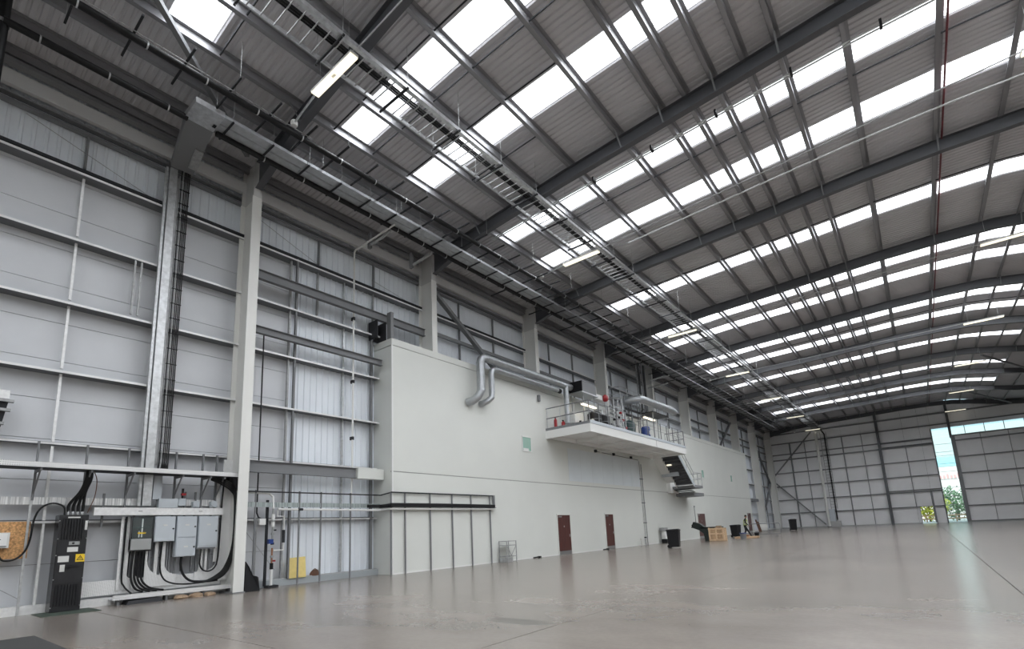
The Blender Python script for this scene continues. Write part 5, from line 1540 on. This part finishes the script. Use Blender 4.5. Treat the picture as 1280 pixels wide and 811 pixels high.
for k, (yy, lean, lab) in enumerate(((65.5, 0.3, 'taller brown board leaning by the end of the office block'), (66.2, 0.24, 'shorter brown board leaning by the end of the office block'))):
    t = thing('leaning_board', lab, 'board', (-15.4, yy, 0))
    h = 1.4 - 0.25 * k
    obj('board', MB().hexa([(-15.35, yy, 0), (-15.31, yy, 0), (-15.31, yy + 0.55, 0), (-15.35, yy + 0.55, 0), (-15.35 - lean, yy, h), (-15.31 - lean, yy, h), (-15.31 - lean, yy + 0.55, h), (-15.35 - lean, yy + 0.55, h)]), M_BAG, t)

# ------------------------------------------------------------------ far wall fittings
t = thing('downpipe', 'tall white pipe standing before the far wall under the ladder end', 'pipe', (-9.9, 79.2, 0))
obj('pipe_run', MB().tube([(-9.9, 79.2, 0.0), (-9.9, 79.2, 12.75)], 0.17, 12), M_COL, t, smooth=True)
obj('base_collar', MB().lathe(-9.9, 79.2, [(0.24, 0), (0.24, 0.08), (0.17, 0.12)], 12), M_STEEL, t)
t = thing('wall_ladder', 'narrow ladder rack carrying the cables down the far wall', 'cable ladder', (-9.2, 79.6, 0.9))
for x in (-9.45, -8.75):
    obj('side_rail', MB().box(x - 0.03, x + 0.03, YF - 0.34, YF - 0.28, 2.3, 12.6), M_GALVD, t)
for k in range(26):
    obj('rung', MB().box(-9.45, -8.75, YF - 0.33, YF - 0.3, 2.5 + 0.39 * k, 2.54 + 0.39 * k), M_GALVD, t)
t = thing('wall_cabinet', 'grey cabinet on the far wall at the foot of the cable drop', 'cabinet', (-9.4, 79.6, 0.6))
obj('body', MB().box(-9.75, -9.1, YF - 0.6, YF - 0.2, 0.75, 2.3), M_GREYP, t)
obj('door', MB().box(-9.72, -9.13, YF - 0.62, YF - 0.6, 0.8, 2.25), M_GREYP, t)
obj('plinth', MB().box(-9.75, -8.6, YF - 0.6, YF - 0.2, 0.0, 0.75), M_CONC, t)

# ------------------------------------------------------------------ person walking to the right
def skin_body(name, pts, edges, radii, root, m, parent, sub=2):
    me = bpy.data.meshes.new(name)
    me.from_pydata(pts, edges, [])
    me.materials.append(m)
    o = bpy.data.objects.new(name, me)
    C.objects.link(o)
    o.parent = parent
    md = o.modifiers.new('skin', 'SKIN')
    for i, r in enumerate(radii):
        v = me.skin_vertices[0].data[i]
        v.radius = r if isinstance(r, tuple) else (r, r)
        v.use_root = (i == root)
    md.use_smooth_shade = True
    sd = o.modifiers.new('sub', 'SUBSURF'); sd.levels = sub; sd.render_levels = sub
    return o
p = thing('person', 'person in dark clothes and a hi-vis vest striding past the black bin', 'person', (-11.75, 45.75, 0), math.radians(8))
# local axes: x = walking direction, y = away from the camera, z = up
pts = [(0, 0, 0.95), (0.03, 0, 1.10), (0.06, 0, 1.28), (0.08, 0, 1.42), (0.10, 0, 1.50), (0.11, 0, 1.57),
       (0.0, -0.09, 0.90), (0.20, -0.09, 0.52), (0.42, -0.09, 0.09), (0.56, -0.09, 0.045),
       (0.0, 0.09, 0.90), (0.02, 0.09, 0.50), (-0.22, 0.09, 0.13), (-0.12, 0.09, 0.045),
       (0.07, -0.19, 1.40), (0.10, -0.24, 1.14), (0.30, -0.22, 0.98),
       (0.07, 0.19, 1.40), (0.0, 0.24, 1.14), (0.12, 0.24, 0.94)]
eds = [(0, 1), (1, 2), (2, 3), (3, 4), (4, 5), (0, 6), (6, 7), (7, 8), (8, 9), (0, 10), (10, 11), (11, 12), (12, 13), (3, 14), (14, 15), (15, 16), (3, 17), (17, 18), (18, 19)]
rad = [(0.15, 0.12), (0.14, 0.11), (0.16, 0.12), (0.13, 0.10), 0.06, 0.055, 0.105, 0.078, 0.055, 0.045, 0.105, 0.078, 0.055, 0.045, 0.065, 0.05, 0.036, 0.065, 0.05, 0.036]
skin_body('body', pts, eds, rad, 0, M_CLOTH, p)
hd = MB()
prof = [(0.03, 1.555), (0.06, 1.575), (0.078, 1.62), (0.088, 1.68), (0.084, 1.74), (0.055, 1.785), (0.015, 1.80)]
hd.lathe(0.135, 0, prof, 14)
head = obj('head', hd, M_SKIN, p, smooth=True, local=True)
fc = MB()
fc.hexa([(0.21, -0.014, 1.64), (0.225, -0.016, 1.64), (0.225, 0.016, 1.64), (0.21, 0.014, 1.64), (0.21, -0.008, 1.69), (0.222, -0.008, 1.69), (0.222, 0.008, 1.69), (0.21, 0.008, 1.69)])
obj('nose', fc, M_SKIN, head, local=True)
e = MB()
for dy in (-0.032, 0.032):
    e.lathe(0.212, dy, [(0.004, 1.685), (0.011, 1.69), (0.011, 1.70), (0.004, 1.705)], 8)
obj('eyes', e, M_BLKP, head, local=True)
obj('mouth', MB().box(0.208, 0.217, -0.025, 0.025, 1.612, 1.62), M_RED, head, local=True)
er = MB()
for dy in (-0.088, 0.088):
    er.box(0.12, 0.145, dy - 0.01, dy + 0.01, 1.65, 1.71)
obj('ears', er, M_SKIN, head, local=True)
hr = MB().lathe(0.125, 0, [(0.085, 1.66), (0.096, 1.70), (0.094, 1.75), (0.066, 1.80), (0.02, 1.822)], 14)
obj('hair', hr, M_HAIR, p, smooth=True, local=True)
# vest: an open shell round the torso
def ring(cx, rx, ry, z, n=14):
    return [(cx + rx * math.cos(2 * math.pi * k / n), ry * math.sin(2 * math.pi * k / n), z) for k in range(n)]
def shell(rings):
    m = MB(); n = 14
    vs = [q for r in rings for q in r]
    fs = [(i * n + k, i * n + (k + 1) % n, (i + 1) * n + (k + 1) % n, (i + 1) * n + k) for i in range(len(rings) - 1) for k in range(n)]
    return m.add(vs, fs)
vest = obj('vest', shell([ring(0.02, 0.165, 0.20, 0.98), ring(0.04, 0.155, 0.19, 1.12), ring(0.06, 0.165, 0.205, 1.30), ring(0.08, 0.13, 0.17, 1.43), ring(0.09, 0.085, 0.10, 1.48)]), M_VEST, p, smooth=True, local=True)
for z, cx in ((1.06, 0.03), (1.22, 0.05)):
    obj('reflective_band', shell([ring(cx, 0.168, 0.207, z), ring(cx + 0.005, 0.168, 0.207, z + 0.05)]), M_STRIPE, vest, smooth=True, local=True)
# hands with separate fingers
def hand(base, d, side):
    base, d = Vector(base), Vector(d).normalized()
    sd = Vector((0, 1, 0))
    pts, eds, rad = [tuple(base), tuple(base + d * 0.05), tuple(base + d * 0.09)], [(0, 1), (1, 2)], [(0.02, 0.03), (0.016, 0.038), (0.014, 0.036)]
    for k, ln in enumerate((0.065, 0.078, 0.072, 0.055)):
        off = sd * (0.027 - 0.018 * k)
        a = len(pts)
        p0 = base + d * 0.092 + off
        q = (d + Vector((0.0, 0, -0.35))).normalized()
        pts += [tuple(p0), tuple(p0 + q * ln * 0.55), tuple(p0 + q * ln + Vector((-0.01, 0, -0.012)))]
        eds += [(2, a), (a, a + 1), (a + 1, a + 2)]
        rad += [0.0095, 0.0085, 0.0075]
    a = len(pts)
    pts += [tuple(base + d * 0.035 + sd * side * 0.035), tuple(base + d * 0.075 + sd * side * 0.055)]
    eds += [(1, a), (a, a + 1)]
    rad += [0.011, 0.009]
    return pts, eds, rad
for b_, d_, s_ in (((0.30, -0.22, 0.98), (0.75, 0.02, -0.45), 1), ((0.12, 0.24, 0.94), (0.5, 0, -0.8), -1)):
    a_, e_, r_ = hand(b_, d_, s_)
    skin_body('hand', a_, e_, r_, 0, M_SKIN, p, 1)
for x, y, z in ((0.47, -0.09, 0.0), (-0.17, 0.09, 0.0)):
    s = MB().hexa([(x - 0.1, y - 0.05, z), (x + 0.19, y - 0.045, z), (x + 0.19, y + 0.045, z), (x - 0.1, y + 0.05, z), (x - 0.08, y - 0.045, z + 0.12), (x + 0.1, y - 0.04, z + 0.075), (x + 0.1, y + 0.04, z + 0.075), (x - 0.08, y + 0.045, z + 0.12)])
    obj('boot', s, M_BLKP, p, local=True)

# ------------------------------------------------------------------ outside, seen through the openings
yard = structure('ground')
obj('yard_surface', MB().box(-60, 90, YE + 0.3, 240, -0.12, -0.02), M_YARD, yard)
def fence(label, x0, x1, y, h):
    t = thing('timber_fence', label, 'fence', (x0, y, 0))
    n = max(2, round((x1 - x0) / 1.5))
    for k in range(n + 1):
        x = x0 + (x1 - x0) * k / n
        obj('post', MB().box(x - 0.07, x + 0.07, y - 0.06, y + 0.06, -0.02, h + 0.08), M_FENCE, t)
    for z in (h * 0.42, h * 0.88):
        obj('rail', MB().box(x0, x1, y - 0.09, y - 0.06, z - 0.09, z + 0.09), M_FENCE, t)
fence('orange timber post and rail fence in the yard beyond the openings', -6, 11, 90, 0.95)
def tree(label, x, y, h, r, z0, m, seed):
    rnd = random.Random(seed)
    t = thing('leafy_tree', label, 'tree', (x, y, -0.02))
    obj('trunk', MB().tube([(x, y, -0.02), (x + 0.1, y, h * 0.4), (x, y + 0.1, h * 0.75)], [0.16, 0.12, 0.06], 7), M_BARK, t)
    c = MB()
    for k in range(1500):
        a, b, q = rnd.uniform(0, 2 * math.pi), rnd.uniform(-1, 1), rnd.random() ** 0.35
        lump = 1 + 0.25 * math.sin(3 * a + seed) * math.cos(4 * b)
        rr = r * q * lump
        cz = z0 + (h - z0) / 2
        px = x + rr * math.cos(a) * math.sqrt(1 - b * b); py = y + rr * math.sin(a) * math.sqrt(1 - b * b); pz = cz + (h - z0) / 2 * q * b * lump
        u = Vector((rnd.uniform(-1, 1), rnd.uniform(-1, 1), rnd.uniform(-1, 1))).normalized()
        v = u.orthogonal().normalized()
        s = rnd.uniform(0.10, 0.22)
        P_ = Vector((px, py, pz))
        c.add([P_ - u * s, P_ + v * s * 0.6, P_ + u * s, P_ - v * s * 0.6], [(0, 1, 2, 3)])
    obj('foliage', c, m, t, kind='stuff')
tree('yellow-green bushy tree beyond the small doorway', 0.6, 95, 4.2, 2.4, 0.2, M_LEAFY, 3)
tree('dark green tree beyond the tall glazed slit', 3.9, 100, 4.7, 2.3, 0.2, M_LEAF, 5)
tree('dark green tree hidden partly behind the big door', 7.2, 102, 5.0, 2.4, 0.2, M_LEAF, 8)
tree('dark green tree beyond the wall left of the doorway', -4.0, 101, 4.6, 2.3, 0.2, M_LEAF, 11)
b = thing('far_building', 'pale banded building with red lettering band beyond the trees', 'building', (5, 150, 0))
obj('lower_wall', MB().box(-25, 45, 150, 170, -0.05, 11.2), M_BLDA, b)
obj('turquoise_band', MB().box(-25, 45, 149.9, 170, 11.2, 13.4), M_BLDC, b)
obj('upper_wall', MB().box(-25, 45, 150, 170, 13.4, 19.5), M_BLDB, b)
for k in range(0):
    obj('window', MB().box(-22 + 4.6 * k, -20 + 4.6 * k, 149.95, 150.05, 14.6, 17.6), M_GREYP, b)
for k in range(22):
    x = -6 + 0.62 * k
    obj('sign_letter', MB().box(x, x + 0.3, 149.8, 150, 8.5, 9.2 + 0.3 * (k % 3 == 0)), M_BLDR, b)
